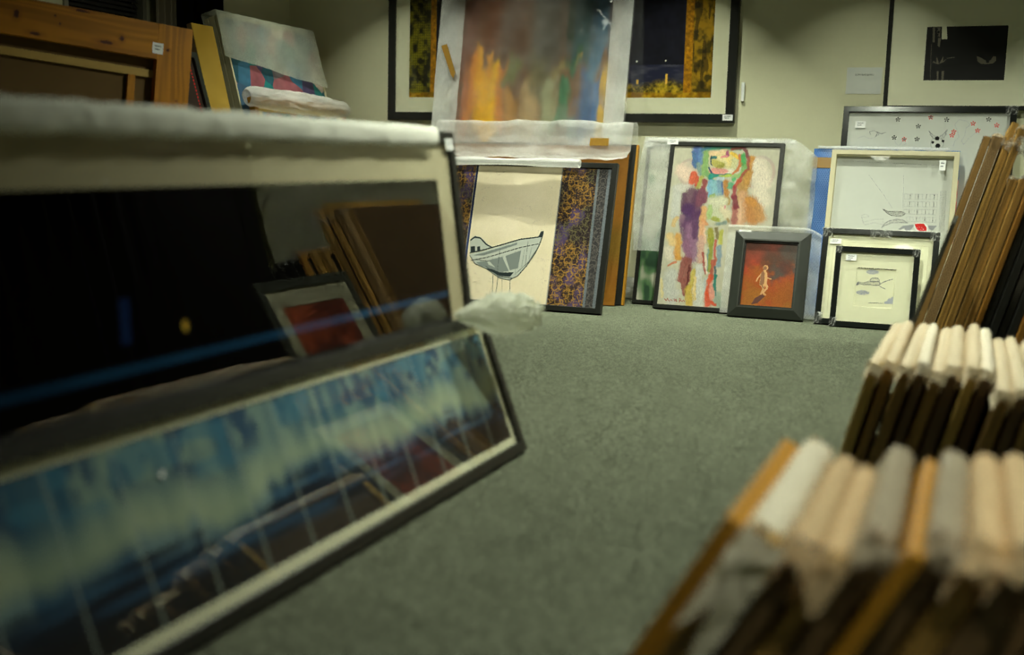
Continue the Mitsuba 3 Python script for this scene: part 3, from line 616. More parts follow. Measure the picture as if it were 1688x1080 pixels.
# outlines of what is drawn on the pictures, in metres on each picture's own face
DATA = {"hang_pts":[(0.163,1.235),(2.199,1.23),(0.078,1.135),(2.28,1.138),(0.304,1.626),(0.348,1.625),(2.037,1.452),(2.059,1.452),(1.873,1.432),(1.878,1.31),(1.721,1.31),(1.904,1.317),(1.712,1.452),(1.894,1.454),(1.88,1.266),(1.901,1.382)],
        "hull":[(0.317,0.286),(0.356,0.239),(0.432,0.213),(0.522,0.164),(0.581,0.156),(0.628,0.183),(0.676,0.245),(0.717,0.319),(0.736,0.368),(0.748,0.417),(0.751,0.443),(0.738,0.443),(0.726,0.41),(0.619,0.392),(0.497,0.35),(0.392,0.314),(0.316,0.295)],
        "gunwale":[(0.319,0.274),(0.315,0.3),(0.391,0.319),(0.496,0.354),(0.618,0.395),(0.726,0.413),(0.738,0.445),(0.75,0.446),(0.748,0.414),(0.719,0.396),(0.621,0.372),(0.499,0.332),(0.412,0.305)],
        "gun2":[(0.328,0.256),(0.429,0.28),(0.503,0.305),(0.625,0.348),(0.735,0.375),(0.734,0.363),(0.626,0.339),(0.504,0.293),(0.431,0.268),(0.336,0.245)],
        "stern":[(0.305,0.377),(0.333,0.402),(0.371,0.396),(0.418,0.358),(0.462,0.339),(0.391,0.318),(0.315,0.3)],
        "win1":[(0.316,0.337),(0.342,0.341),(0.349,0.307),(0.322,0.301)],
        "win2":[(0.356,0.337),(0.374,0.343),(0.381,0.314),(0.362,0.309)],
        "roofl":[(0.305,0.377),(0.333,0.402),(0.371,0.396),(0.418,0.358),(0.462,0.339),(0.45,0.334),(0.409,0.349),(0.369,0.384),(0.335,0.387),(0.31,0.366)],
        "shade":[(0.418,0.216),(0.464,0.215),(0.518,0.198),(0.606,0.205),(0.585,0.174),(0.521,0.174)],
        "shade2":[(0.627,0.189),(0.676,0.248),(0.717,0.322),(0.738,0.371),(0.734,0.344),(0.69,0.24),(0.641,0.177),(0.581,0.153),(0.523,0.162),(0.432,0.209),(0.521,0.174),(0.579,0.168)],
        "grey1":[(0.444,0.262),(0.518,0.285),(0.567,0.209),(0.517,0.202)],
        "grey2":[(0.543,0.292),(0.628,0.327),(0.622,0.23),(0.579,0.216)],
        "grey3":[(0.369,0.246),(0.426,0.255),(0.45,0.22),(0.397,0.229)],
        "drips":[(0.471,0.209),(0.487,0.078),(0.508,0.175),(0.508,0.069),(0.586,0.162),(0.591,0.046),(0.536,0.159),(0.548,0.04)],
        "ribs":[(0.379,0.265),(0.444,0.217),(0.457,0.281),(0.506,0.187),(0.523,0.297),(0.54,0.177),(0.596,0.325),(0.615,0.188),(0.651,0.34),(0.646,0.238),(0.693,0.354),(0.684,0.282)],
        "boat_pts":[(0.297,0.801),(0.3,0.432),(0.818,0.819),(0.823,0.035),(1.026,0.825),(1.043,0.033),(1.041,0.825),(1.061,0.034),(1.105,0.827),(1.106,0.035),(0.284,0.753)],
        "sig":[(0.064,0.056),(0.076,0.046),(0.082,0.06),(0.093,0.044),(0.103,0.055),(0.113,0.045),(0.12,0.062),(0.124,0.046),(0.134,0.061),(0.133,0.046),(0.143,0.05),(0.152,0.068),(0.153,0.043),(0.16,0.063),(0.157,0.055),(0.169,0.047),(0.176,0.056),(0.184,0.048)],
        "fig_rings":[(0.13,0.812),(0.534,0.818)],
        "run_torso":[(0.179,0.266),(0.167,0.254),(0.164,0.22),(0.163,0.185),(0.183,0.18),(0.197,0.19),(0.198,0.222),(0.194,0.252)],
        "run_head":[(0.185,0.283)],
        "run_limbs":[(0.169,0.252),(0.147,0.221),(0.142,0.202),(0.194,0.23),(0.209,0.223),(0.224,0.22),(0.171,0.19),(0.185,0.167),(0.173,0.13),(0.193,0.191),(0.206,0.171),(0.184,0.142),(0.201,0.128)],
        "run_shadow":[(0.18,0.13),(0.192,0.122),(0.159,0.085),(0.131,0.076),(0.146,0.106)],
        "red_pts":[(0.057,0.425),(0.342,0.428),(0.066,0.068),(0.346,0.074),(0.269,0.333),(0.088,0.258)],
        "dots_c":[(0.299,1.135),(0.472,1.149),(0.556,1.136),(0.41,1.097),(0.287,1.031),(0.341,1.022),(0.409,1.024),(0.694,1.116),(0.772,1.139),(0.72,1.077),(0.598,1.069),(0.59,1.049),(0.815,1.107)],
        "dots_ball":[(0.515,1.03),(0.521,0.988),(0.493,1.007),(0.546,1.015),(0.507,1.014),(0.535,0.999)],
        "dots_wingL":[(0.512,1.038),(0.492,1.047),(0.468,1.071),(0.479,1.051),(0.474,1.051),(0.49,1.037),(0.487,1.034),(0.509,1.022)],
        "dots_wingR":[(0.522,1.039),(0.543,1.051),(0.564,1.08),(0.558,1.055),(0.563,1.055),(0.548,1.038),(0.552,1.034),(0.528,1.023)],
        "dots_scr":[(0.089,1.024),(0.12,1.038),(0.154,1.022),(0.185,1.03),(0.159,1.043),(0.15,1.063),(0.176,1.07),(0.196,1.057),(0.185,1.036),(0.203,1.047),(0.189,1.064),(0.216,1.05),(0.24,1.061)],
        "dots_br":[(0.602,0.989),(0.607,1.016),(0.627,1.036),(0.619,1.069),(0.6,1.109),(0.62,1.138),(0.657,1.129),(0.682,1.11),(0.66,1.089),(0.657,1.05),(0.641,1.017),(0.655,0.997),(0.676,1.03),(0.71,1.064),(0.735,1.057)],
        "dots_br2":[(0.287,1.031),(0.298,0.998),(0.316,0.984),(0.333,1.012),(0.341,1.022),(0.353,0.996),(0.335,0.987)],
        "dots_tag":[(0.068,1.124),(0.122,1.138),(0.131,1.101),(0.077,1.089)],
        "cr_ticks":[(0.434,0.732),(0.435,0.705),(0.477,0.734),(0.477,0.707),(0.518,0.735),(0.519,0.706),(0.559,0.734),(0.56,0.708),(0.435,0.689),(0.436,0.662),(0.478,0.691),(0.478,0.663),(0.519,0.691),(0.52,0.663),(0.56,0.691),(0.561,0.664),(0.436,0.645),(0.437,0.621),(0.478,0.646),(0.479,0.619),(0.52,0.647),(0.521,0.62),(0.561,0.648),(0.561,0.62),(0.478,0.604),(0.479,0.587),(0.52,0.605),(0.521,0.58),(0.562,0.605),(0.562,0.577)],
        "cr_rows":[(0.403,0.732),(0.575,0.736),(0.405,0.704),(0.576,0.707),(0.406,0.689),(0.576,0.693),(0.407,0.661),(0.577,0.664),(0.408,0.645),(0.577,0.649),(0.41,0.619),(0.578,0.621),(0.424,0.602),(0.579,0.606),(0.431,0.578),(0.578,0.577)],
        "cr_hatch":[(0.589,0.755),(0.618,0.755),(0.598,0.534),(0.623,0.532)],
        "cr_red":[(0.471,0.563),(0.486,0.567),(0.518,0.568),(0.527,0.556),(0.535,0.545),(0.535,0.528),(0.494,0.526),(0.482,0.539)],
        "cr_halo":[(0.467,0.563),(0.481,0.571),(0.52,0.572),(0.536,0.558),(0.542,0.527),(0.487,0.524),(0.473,0.539)],
        "cr_g1":[(0.386,0.53),(0.413,0.552),(0.467,0.562),(0.465,0.549),(0.45,0.526),(0.428,0.524),(0.419,0.539),(0.401,0.528)],
        "cr_g2":[(0.54,0.559),(0.586,0.56),(0.567,0.533),(0.547,0.537)],
        "cr_wing1":[(0.297,0.641),(0.324,0.631),(0.355,0.631),(0.396,0.631),(0.416,0.625),(0.413,0.615),(0.395,0.604),(0.37,0.604),(0.345,0.607),(0.321,0.621)],
        "cr_wing2":[(0.3,0.536),(0.317,0.562),(0.341,0.579),(0.378,0.587),(0.41,0.584),(0.436,0.568),(0.398,0.569),(0.355,0.566),(0.324,0.552)],
        "cr_scr":[(0.186,0.595),(0.195,0.606),(0.217,0.608),(0.228,0.597),(0.206,0.589),(0.189,0.595),(0.202,0.564),(0.258,0.581),(0.305,0.586),(0.308,0.552),(0.259,0.563),(0.21,0.547),(0.194,0.574)],
        "cr_line":[(0.206,0.839),(0.242,0.791),(0.296,0.724),(0.347,0.65)],
        "cr_line2":[(0.391,0.838),(0.404,0.648)],
        "cr_tag":[(0.568,0.938),(0.602,0.943),(0.604,0.881),(0.574,0.877)],
        "cr_pts":[(0.026,0.951),(0.644,0.958),(0.049,0.92),(0.621,0.926),(0.039,0.501)],
        "sm_line":[(0.118,0.32),(0.315,0.319)],
        "sm_c1":[(0.195,0.302)],
        "sm_c2":[(0.155,0.189)],
        "sm_c3":[(0.265,0.137),(0.269,0.149),(0.28,0.152),(0.284,0.164),(0.297,0.168),(0.302,0.175),(0.311,0.177),(0.313,0.139)],
        "sm_neck":[(0.118,0.227),(0.127,0.245),(0.157,0.24),(0.178,0.251),(0.21,0.252),(0.231,0.254),(0.238,0.245),(0.236,0.233),(0.212,0.23),(0.19,0.233),(0.158,0.231),(0.132,0.236),(0.126,0.227)],
        "sm_tip":[(0.117,0.225),(0.122,0.24),(0.13,0.244),(0.129,0.236),(0.125,0.227)],
        "sm_body":[(0.185,0.257),(0.192,0.268),(0.205,0.272),(0.222,0.271),(0.232,0.261),(0.232,0.251),(0.189,0.249)],
        "sm_br":[(0.235,0.237),(0.253,0.251),(0.278,0.263),(0.3,0.27),(0.236,0.229),(0.25,0.222),(0.266,0.215),(0.188,0.137),(0.262,0.139),(0.112,0.135),(0.316,0.136)],
        "sm_pts":[(0.034,0.4),(0.399,0.401),(0.026,0.032),(0.053,0.39),(0.103,0.39),(0.109,0.358),(0.054,0.352),(0.117,0.327),(0.313,0.321)],
        "md_tag":[(0.039,0.478),(0.095,0.474),(0.098,0.449),(0.04,0.448)],
        "bw_a":[(0.23,1.625),(0.242,1.625),(0.246,1.541),(0.235,1.54)],
        "bw_b":[(0.262,1.563),(0.278,1.564),(0.274,1.513),(0.262,1.521)],
        "bw_notch":[(0.278,1.626),(0.303,1.625),(0.311,1.556),(0.281,1.556)],
        "bw_c":[(0.251,1.621),(0.271,1.621),(0.272,1.569),(0.257,1.573)],
        "bw_fan":[(0.241,1.43),(0.249,1.439),(0.262,1.426),(0.262,1.463),(0.273,1.435),(0.277,1.421),(0.284,1.435),(0.297,1.466),(0.296,1.435),(0.316,1.45),(0.302,1.432),(0.274,1.42)],
        "bw_ln":[(0.315,1.453),(0.356,1.459),(0.357,1.455),(0.318,1.451)],
        "bw_obj":[(0.468,1.464),(0.476,1.433),(0.494,1.42),(0.523,1.418),(0.554,1.422),(0.57,1.435),(0.568,1.459),(0.554,1.461),(0.541,1.439),(0.51,1.442),(0.492,1.453)],
        "bw_hole":[(0.516,1.442),(0.535,1.442),(0.534,1.425),(0.521,1.426)],
        "bw_s1":[(0.268,1.382),(0.278,1.382),(0.28,1.333),(0.272,1.333)],
        "bw_s2":[(0.294,1.383),(0.307,1.383),(0.307,1.333),(0.296,1.333)],
        "bw_v":[(0.231,1.53),(0.229,1.531),(0.236,1.333),(0.238,1.333)],
        "bw_rect":[(0.199,1.626),(0.618,1.624),(0.201,1.332),(0.62,1.329)],
        "ab_pts":[(0.074,1.061),(1.062,1.072),(0.041,1.862),(1.07,1.831),(0.171,1.257),(0.32,1.138),(0.282,1.556),(0.368,1.674),(0.588,1.331),(0.818,1.185),(0.927,1.33),(1.0,1.186),(0.804,1.694),(0.452,1.095),(0.447,1.85),(0.478,1.068),(0.729,1.842),(0.775,1.071)]}

# ------------------------------------------------------------------ left foreground: the panoramic pictures
big = against_left("panoramic_picture", "large panoramic night picture with wide cream mat, leaning behind the blue panorama", "framed picture", -1.241, 0.75, 2.17, 0.870, 0.045, 7.8)
W, H = big.W, big.H
_t = math.radians(0.55)      # it stands a little crooked, its far end raised on the edge of the pictures behind
_e, _v = big.M[:3, 0].copy(), big.M[:3, 1].copy()
big.M[:3, 0], big.M[:3, 1] = _e * math.cos(_t) + _v * math.sin(_t), _v * math.cos(_t) - _e * math.sin(_t)
big.add("frame", frame_mesh(W, H, [(0, 0), (0, 0.043), (0.002, 0.045), (0.032, 0.045), (0.034, 0.043), (0.034, 0.030), (0.028, 0.030), (0.028, 0)]), "frame_olive")
big.add("mat", trimesh.util.concatenate([boxm(0.030, W - 0.030, 0.740, H - 0.030, 0.031, 0.035), boxm(0.030, W - 0.030, 0.030, 0.20, 0.031, 0.035), boxm(0.030, 0.20, 0.20, 0.740, 0.031, 0.035), boxm(W - 0.118, W - 0.030, 0.20, 0.740, 0.031, 0.035)]), "mat_beige", label="wide cream mat")
big.picture("print", 0.19, W - 0.110, 0.19, 0.750, 0.030, "art_night", "near-black print with one thin blue line")
big.picture("glazing", 0.031, W - 0.031, 0.031, H - 0.031, 0.0385, "glass", "reflecting glass")
big.add("back_panel", boxm(0.026, W - 0.026, 0.026, H - 0.026, 0.001, 0.006), "back_board")
add_tag(big, W - 0.063, W - 0.014, 0.818, 0.851, 0.0452)

blue = against_left("blue_panoramic_picture", "long low blue abstract panorama in a thin black frame, nearest on the carpet", "framed picture", -1.12, 0.55, 2.374, 0.405, 0.024, 20.7)
W, H = blue.W, blue.H
blue.add("frame", frame_mesh(W, H, prof_flat(0.030, 0.024, 0.006)), "frame_black")
blue.add("mat", frame_mesh(W, H, [(0.026, 0.008), (0.026, 0.012), (0.050, 0.012), (0.051, 0.008)]), "mat_cream", label="cream mat")
blue.picture("print", 0.049, W - 0.049, 0.049, H - 0.049, 0.009, "art_blue", "blue and cream watercolour panorama in upright strips")
blue.picture("glazing", 0.028, W - 0.028, 0.028, H - 0.028, 0.0135, "glass", "reflecting glass")
blue.add("back_panel", boxm(0.02, W - 0.02, 0.02, H - 0.02, 0.001, 0.006), "back_board")
stk = Polygon([(0.945, 0.283), (0.952, 0.279), (0.961, 0.284), (0.957, 0.292), (0.948, 0.291)])
blue.add("white_sticker", flat(stk, 0.0142), "paper_white", label="tiny white sticker on the glass")
big.add("white_sticker", flat(affinity.translate(Polygon([(0, 0), (0.006, -0.001), (0.004, 0.010)]), 0.772, 0.746), 0.0388), "paper_white", label="tiny white fleck on the mat glass")

def draped(name, label, base, path, u0, u1, bsdf, amp=0.006, scale=9.0, nu=160, nv=40, seed=0, ragged=0.0, part=None, group=None):
    """a sheet that follows the (w, v) path of a picture's cross-section from u0 to u1"""
    path = np.array(path, float)
    L = np.concatenate([[0], np.cumsum(np.linalg.norm(np.diff(path, axis=0), axis=1))])
    tang = np.gradient(path, axis=0)
    nor = np.column_stack([tang[:, 1], -tang[:, 0]])
    nor /= np.linalg.norm(nor, axis=1, keepdims=True) + 1e-9
    def P(a, b):
        s = b * L[-1]
        w, v = np.interp(s, L, path[:, 0]), np.interp(s, L, path[:, 1])
        nw, nv_ = np.interp(s, L, nor[:, 0]), np.interp(s, L, nor[:, 1])
        u = u0 + (u1 - u0) * a
        c = crumple(np.column_stack([u, s, s * 0 + seed * 3.3]), amp, scale, seed)
        if ragged:
            endk = ragged * (meshkit.fbm(np.column_stack([s * 14, s * 0 + seed, s * 0]), 2, seed) - 0.5)
            u = u + endk * (np.clip((a - 0.9) / 0.1, 0, 1) - np.clip((0.1 - a) / 0.1, 0, 1)) 
        pts = np.column_stack([u, v + nv_ * c, w + nw * c])
        return xf(pts, base.M)
    m, uv = grid_sheet(P, nu, nv, u1 - u0, L[-1])
    k = part and (base.key + "__" + part) or numbered(name)
    k = put(k, m, bsdf, True, uv)
    if part is None:
        tag(k, label, "bubble wrap", group)
    return k

draped("bubble_wrap", "long strip of bubble wrap folded over the top of the large panoramic night picture", big,
       [(0.049, 0.828), (0.053, 0.826), (0.057, 0.836), (0.058, 0.852), (0.057, 0.866), (0.052, 0.876), (0.042, 0.882), (0.025, 0.883), (0.0, 0.882), (-0.012, 0.874), (-0.016, 0.84), (-0.018, 0.76)],
       0.02, 2.045, "wrap_strip", 0.006, 13.0, 260, 34, 3, 0.02)

# loose scrap of bubble wrap caught on the blue picture's corner
def scrap(name, label, c, size, bsdf, seed, spikes=0.5):
    m = trimesh.creation.icosphere(5)
    v = m.vertices
    a = meshkit.fbm(v * 2.2 + seed, 3, seed)
    b = meshkit.fbm(v * 5.5 + seed, 3, seed + 3)
    r = 1 + spikes * (a - 0.5) * 1.6 - 0.5 * np.abs(b - 0.5) * 2 * spikes
    v = v * r[:, None] * np.asarray(size) + np.asarray(c)
    k = put(numbered(name), (v, m.faces), bsdf, True, np.column_stack([v[:, 1], v[:, 2]]))
    tag(k, label, "bubble wrap")
    return k
def P(a, b):
    # a crushed hood: from the picture's upper rail outwards past its corner, swelling and closing
    y = 2.70 + 0.275 * a
    ang = 2 * math.pi * b
    rad = 0.002 + 0.058 * np.sin(math.pi * np.clip(0.06 + 0.88 * a, 0, 1)) * (0.45 + 0.75 * a)
    n = crumple(np.column_stack([np.cos(ang) * 0.5 + 1, np.sin(ang) * 0.5, a * 1.1]), 0.026, 6.5, 8) * (0.4 + a)
    x = -1.240 + 0.105 * a + np.cos(ang) * (rad * 1.0 + n)
    z = 0.404 - 0.012 * a + np.sin(ang) * (rad * 0.82 + n)
    return np.column_stack([x, y, z])
m, uv = grid_sheet(P, 110, 120, 0.27, 0.4)
k = put("bubble_wrap", m, "wrap_scrap", True, uv)
tag(k, "loose crushed scrap of bubble wrap sticking out at the blue panorama's upper right corner", "bubble wrap")

# ------------------------------------------------------------------ left background
r5 = math.radians(5.0)
e0, u0_ = np.array([0.5, 0.866, 0]), np.array([0, 0, 1.0])
eS, uS, nS = e0 * math.cos(r5) - u0_ * math.sin(r5), u0_ * math.cos(r5) + e0 * math.sin(r5), np.array([0.866, -0.5, 0])
SW, SH, SD = 1.15, 1.30, 0.045
OS = np.array([-3.056, 3.976, 1.323]) - eS * SW - uS * SH - nS * SD
st = Thing("stretched_canvas", "back of a large canvas on a knotty orange pine stretcher, at the upper left", "canvas", OS, eS, uS, nS)
def rail(part, u0, u1, v0, v1, w0, w1, bsdf, along_u=True, label=None, off=0.0):
    m = boxm(u0, u1, v0, v1, w0, w1)
    v = m.vertices
    uv = np.column_stack([v[:, 0] + off, v[:, 1]]) if along_u else np.column_stack([v[:, 1] + off, v[:, 0]])
    return st.add(part, m, bsdf, False, uv, label)
rw = 0.143
rail("rail", 0, SW - rw - 0.001, SH - rw, SH, 0.004, SD, "pine")
rail("rail", SW - rw, SW, 0, SH, 0.004, SD, "pine", False, off=3.1)
rail("rail", 0, rw, 0, SH - rw - 0.001, 0.004, SD, "pine", False, off=5.7)
rail("rail", rw + 0.001, SW - rw - 0.001, 0, rw, 0.004, SD, "pine", True, off=8.2)
mat("canvas_raw_dark", pc(92, 76, 44), 0.9, 0.1)
st.add("canvas", boxm(0.002, SW - 0.002, 0.002, SH - 0.002, -0.002, 0.003), "canvas_raw_dark", label="dark unprimed canvas back")
rail("brace", SW - rw - 0.105, SW - rw - 0.075, rw, SH - rw - 0.075, 0.003, 0.022, "pine", False, off=1.3)
rail("brace", rw, SW - rw - 0.001, SH - rw - 0.075, SH - rw - 0.045, 0.003, 0.016, "wood_olive", True)
add_tag(st, SW - 0.165, SW - 0.120, SH - 0.122, SH - 0.078, SD + 0.0003)

oc = against_left("ochre_canvas", "narrow plain ochre-yellow canvas standing right of the pine stretcher", "canvas", -3.60, 5.160, 0.185, 1.555, 0.035, 14)
oc.add("canvas", boxm(0, oc.W, 0, oc.H, 0.030, 0.035), "canvas_ochre", uv=boxm(0, oc.W, 0, oc.H, 0.030, 0.035).vertices[:, :2])
oc.add("stretcher", frame_mesh(oc.W, oc.H, [(0, 0), (0, 0.0299), (0.05, 0.0299), (0.05, 0)]), "wood_dark")

dk = against_left("dark_picture", "dark picture with a red dotted border, between the pine stretcher and the ochre canvas", "framed picture", -3.03, 4.06, 0.415, 1.335, 0.03, 17)
dk.add("frame", frame_mesh(dk.W, dk.H, prof_flat(0.028, 0.03)), "frame_charcoal")
mat("dark_cloth", pc(52, 44, 34), 0.9, 0.1)
dk.picture("print", 0.022, dk.W - 0.022, 0.022, dk.H - 0.022, 0.012, "dark_cloth")
dots = unary_union([Point(dk.W - 0.055, 0.05 + 0.016 * i).buffer(0.0055, quad_segs=3) for i in range(78)])
ink(dk, "red_border", dots, 0.0124, "ink_red")

# the bubble-wrapped stack of pictures near the corner
def cream_panel(label, x, y0, W_, H_, lean, group=None):
    t = against_left("cream_framed_painting", label, "painting", x, y0, W_, H_, 0.034, lean, group=group)
    t.add("frame", frame_mesh(W_, H_, prof_flat(0.016, 0.034, 0.003)), "wood_cream")
    return t
cp2 = cream_panel("cream-edged painting, third and rearmost of the wrapped stack by the far left corner", -3.834, 5.685, 1.02, 1.66, 15)
cp2.picture("canvas", 0.01, 1.01, 0.01, 1.65, 0.030, "art_green")
cp1 = cream_panel("cream-edged painting, second of the wrapped stack by the far left corner", -3.795, 5.692, 1.02, 1.675, 15)
cp1.picture("canvas", 0.01, 1.01, 0.01, 1.665, 0.030, "art_green")
cp = cream_panel("teal and pink patchwork painting, front of the wrapped stack by the far left corner", -3.756, 5.70, 1.02, 1.688, 15)
cp.picture("canvas", 0.012, 1.008, 0.012, 1.676, 0.028, "art_patch", "teal, pink and violet patchwork canvas")
# flap of wrap, its lower hem slanting down to the right
def flap(a, b):
    u = -0.03 + 1.055 * a
    vb = 1.425 - 0.115 * a
    s = b
    top = 1.694
    v = np.where(s < 0.72, vb + (top + 0.012 - vb) * np.clip(s / 0.72, 0, 1), top + 0.012 - 0.25 * np.clip((s - 0.82) / 0.18, 0, 1))
    w = np.where(s < 0.72, 0.048 - 0.012 * (s / 0.72), 0.036 - 0.110 * np.clip((s - 0.72) / 0.10, 0, 1))
    c = crumple(np.column_stack([u, v, w * 3]), 0.010, 6.0, 11)
    bul = 0.035 * np.clip(1 - a * 6, 0, 1) * np.clip(1 - s, 0, 1)
    return xf(np.column_stack([u - bul, v + 0.4 * c, w + c]), cp.M)
m, uv = grid_sheet(flap, 110, 70, 1.13, 0.55)
k = put("bubble_wrap", m, "wrap_dull", True, uv)
tag(k, "wide bubble wrap flap over the top of the wrapped stack by the far left corner", "bubble wrap")

lp = against_left("brown_framed_painting", "teal painting with yellow slip in a brown frame, low in front of the wrapped stack", "painting", -3.66, 5.72, 1.04, 1.20, 0.04, 15.5)
lp.add("frame", frame_mesh(lp.W, lp.H, prof_flat(0.035, 0.04)), "wood_orange")
mat("slip_yellow", pc(206, 186, 96), 0.7)
lp.add("slip", frame_mesh(lp.W, lp.H, [(0.030, 0.020), (0.030, 0.026), (0.085, 0.026), (0.085, 0.020)]), "slip_yellow", label="pale yellow slip")
lp.picture("canvas", 0.08, lp.W - 0.08, 0.08, lp.H - 0.08, 0.018, "art_patch")
def rollp(a, b):
    u = -0.045 + 1.17 * a
    ang = 2 * math.pi * b
    r = 0.058 * (0.8 + 0.35 * np.sin(math.pi * a)) + 0.012 * np.clip(1 - 4 * a, 0, 1)
    n = crumple(np.column_stack([u * 0.8, np.cos(ang) * 0.3, np.sin(ang) * 0.3]), 0.013, 8.0, 21)
    end = 1 - 0.75 * np.clip((a - 0.93) / 0.07, 0, 1) ** 2 - 0.35 * np.clip((0.06 - a) / 0.06, 0, 1) ** 2
    return xf(np.column_stack([u, 1.197 - 0.02 * a + np.sin(ang) * (r + n) * end, 0.030 + np.cos(ang) * (r * 0.7 + n) * end]), lp.M)
m, uv = grid_sheet(rollp, 130, 44, 1.2, 0.36)
k = put("bubble_wrap", m, "wrap_thick", True, uv)
tag(k, "rolled-up bundle of bubble wrap lying on the brown-framed teal painting", "bubble wrap")
oc2 = against_left("ochre_canvas", "ochre canvas edge showing between the wrapped stack and the far corner", "canvas", -3.885, 5.90, 0.90, 1.63, 0.035, 14.5)
oc2.add("canvas", boxm(0, 0.90, 0, 1.63, 0.030, 0.035), "canvas_ochre", uv=boxm(0, 0.90, 0, 1.63, 0.03, 0.035).vertices[:, :2])
oc2.add("stretcher", frame_mesh(0.90, 1.63, [(0, 0), (0, 0.0299), (0.05, 0.0299), (0.05, 0)]), "wood_dark")

# ------------------------------------------------------------------ the far wall: hung pictures
hg = Thing("wall_picture", "wide black-framed night sky with gold border, hung on the far wall", "framed picture", (-3.708, 6.914, 1.085), (1, 0, 0), (0, 0, 1), (0, -1, 0))
HW, HH = 2.331, 1.30
hg.add("frame", frame_mesh(HW, HH, prof_flat(0.052, 0.036, 0.008)), "frame_black")
hg.add("mat", frame_mesh(HW, HH, [(0.046, 0.012), (0.046, 0.016), (0.147, 0.016), (0.150, 0.012)]), "mat_cream", label="cream mat")
hg.picture("print", 0.140, HW - 0.130, 0.146, HH - 0.140, 0.013, "art_hang", "dark sea and sky with gold borders and small figures")
hg.picture("glazing", 0.05, HW - 0.05, 0.05, HH - 0.05, 0.021, "glass")
add_tag(hg, HW - 0.068, HW - 0.006, 0.014, 0.050, 0.0362)
t = Thing("wall_tag", "small white tag stuck to the far wall, at the right side of the gold-bordered picture", "label", (-1.345, 6.912, 1.215), (1, 0, 0), (0, 0, 1), (0, -1, 0))
t.add("card", boxm(0, 0.018, 0, 0.11, 0, 0.012), "paper_white")

bw = Thing("wall_picture", "dark photograph in a wide cream mat and thin black frame, at the far wall's right", "framed picture", (-0.534, 6.914, 1.17), (1, 0, 0), (0, 0, 1), (0, -1, 0))
BW, BH = 0.846, 0.72
bw.add("frame", frame_mesh(BW, BH, prof_flat(0.022, 0.030, 0.008)), "frame_black")
bw.add("mat", boxm(0.018, BW - 0.018, 0.018, BH - 0.018, 0.010, 0.014), "mat_cream", label="wide cream mat")
def up(pts, dv=-1.17, du=0.006):
    return [(a + du, b + dv) for a, b in pts]
mat("photo_black", (0.006, 0.006, 0.006), 0.6)
mat("photo_grey", pc(96, 94, 74), 0.7)
mat("photo_light", pc(176, 174, 140), 0.7)
bw.add("photo", flat(sbox(*up([DATA["bw_rect"][2]])[0], *up([DATA["bw_rect"][1]])[0]), 0.0145), "photo_black", label="dark photographic print")
ink(bw, "photo_highlights", unary_union([Polygon(up(DATA[q])) for q in ("bw_a", "bw_b", "bw_s1", "bw_s2", "bw_ln")] + [Polygon(up(DATA["bw_fan"])).buffer(0)]), 0.0149, "photo_grey")
ink(bw, "photo_highlights", Polygon(up(DATA["bw_notch"])), 0.0149, "mat_cream")
ink(bw, "photo_highlights", Polygon(up(DATA["bw_obj"])).difference(Polygon(up(DATA["bw_hole"]))), 0.0149, "photo_grey")
ink(bw, "photo_highlights", unary_union([Polygon(up(DATA["bw_v"])), Polygon(up(DATA["bw_c"])).difference(unary_union([Point(q).buffer(0.007) for q in up([(0.252, 1.61), (0.262, 1.595), (0.256, 1.58)])]))]), 0.0149, "photo_grey")

nm = Thing("name_card", "white paper card with a printed name, taped to the far wall", "label", (-0.746, 6.9135, 1.259), (1, 0, -0.006), (0.006, 0, 1), (0, -1, 0))
nm.add("card", boxm(0, 0.196, 0, 0.149, 0, 0.0008), "paper_grey")
tm = meshkit.text_mesh("ELIN MELBERG", 0.0105, 0.0003)
tm.apply_translation((0.098 - tm.extents[0] / 2, 0.102, 0.0009))
nm.add("lettering", tm, "ink_black", label="printed name in small capitals")

# ------------------------------------------------------------------ the far wall: pictures standing on the carpet, left part
ab = against_back("abstract_canvas", "tall abstract canvas, yellow at left to blue at right, in bubble wrap", "painting", -3.16, 6.52, 1.09, 2.05, 0.035, 9.0)
ab.picture("canvas", 0.0, 1.09, 0.0, 2.05, 0.0352, "art_abstract", "yellow, green and blue streaked canvas")
ab.add("stretcher", frame_mesh(1.09, 2.05, [(0, 0), (0, 0.035), (0.05, 0.035), (0.05, 0)]), "wood_dark")
def sheet_on(base, u0, u1, v0, v1, w, amp, seed, nu=90, nv=130, scale=7.0, fold=None):
    def P(a, b):
        u, v = u0 + (u1 - u0) * a, v0 + (v1 - v0) * b
        c = crumple(np.column_stack([u, v * 0.6, u * 0 + seed]), amp, scale, seed)
        ww = w + np.abs(c)
        if fold is not None:
            u, v, ww = fold(a, b, u, v, ww)
        return xf(np.column_stack([u, v, ww]), base.M)
    return grid_sheet(P, nu, nv, u1 - u0, v1 - v0)
m, uv = sheet_on(ab, -0.10, 1.17, 0.25, 2.05, 0.040, 0.008, 31)
k = put("bubble_wrap", m, "wrap_sheer", True, uv)
tag(k, "sheet of bubble wrap stretched over the face of the tall abstract canvas", "bubble wrap")
for lab, ua, ub, seed in (("folded side strip of bubble wrap along the abstract canvas's left edge", -0.115, 0.055, 33), ("folded side strip of bubble wrap along the abstract canvas's right edge", 1.035, 1.165, 35)):
    m, uv = sheet_on(ab, ua, ub, 0.25, 2.05, 0.052, 0.012, seed, 30, 120, 12.0)
    k = put(numbered("bubble_wrap"), m, "wrap_thick", True, uv)
    tag(k, lab, "bubble wrap")
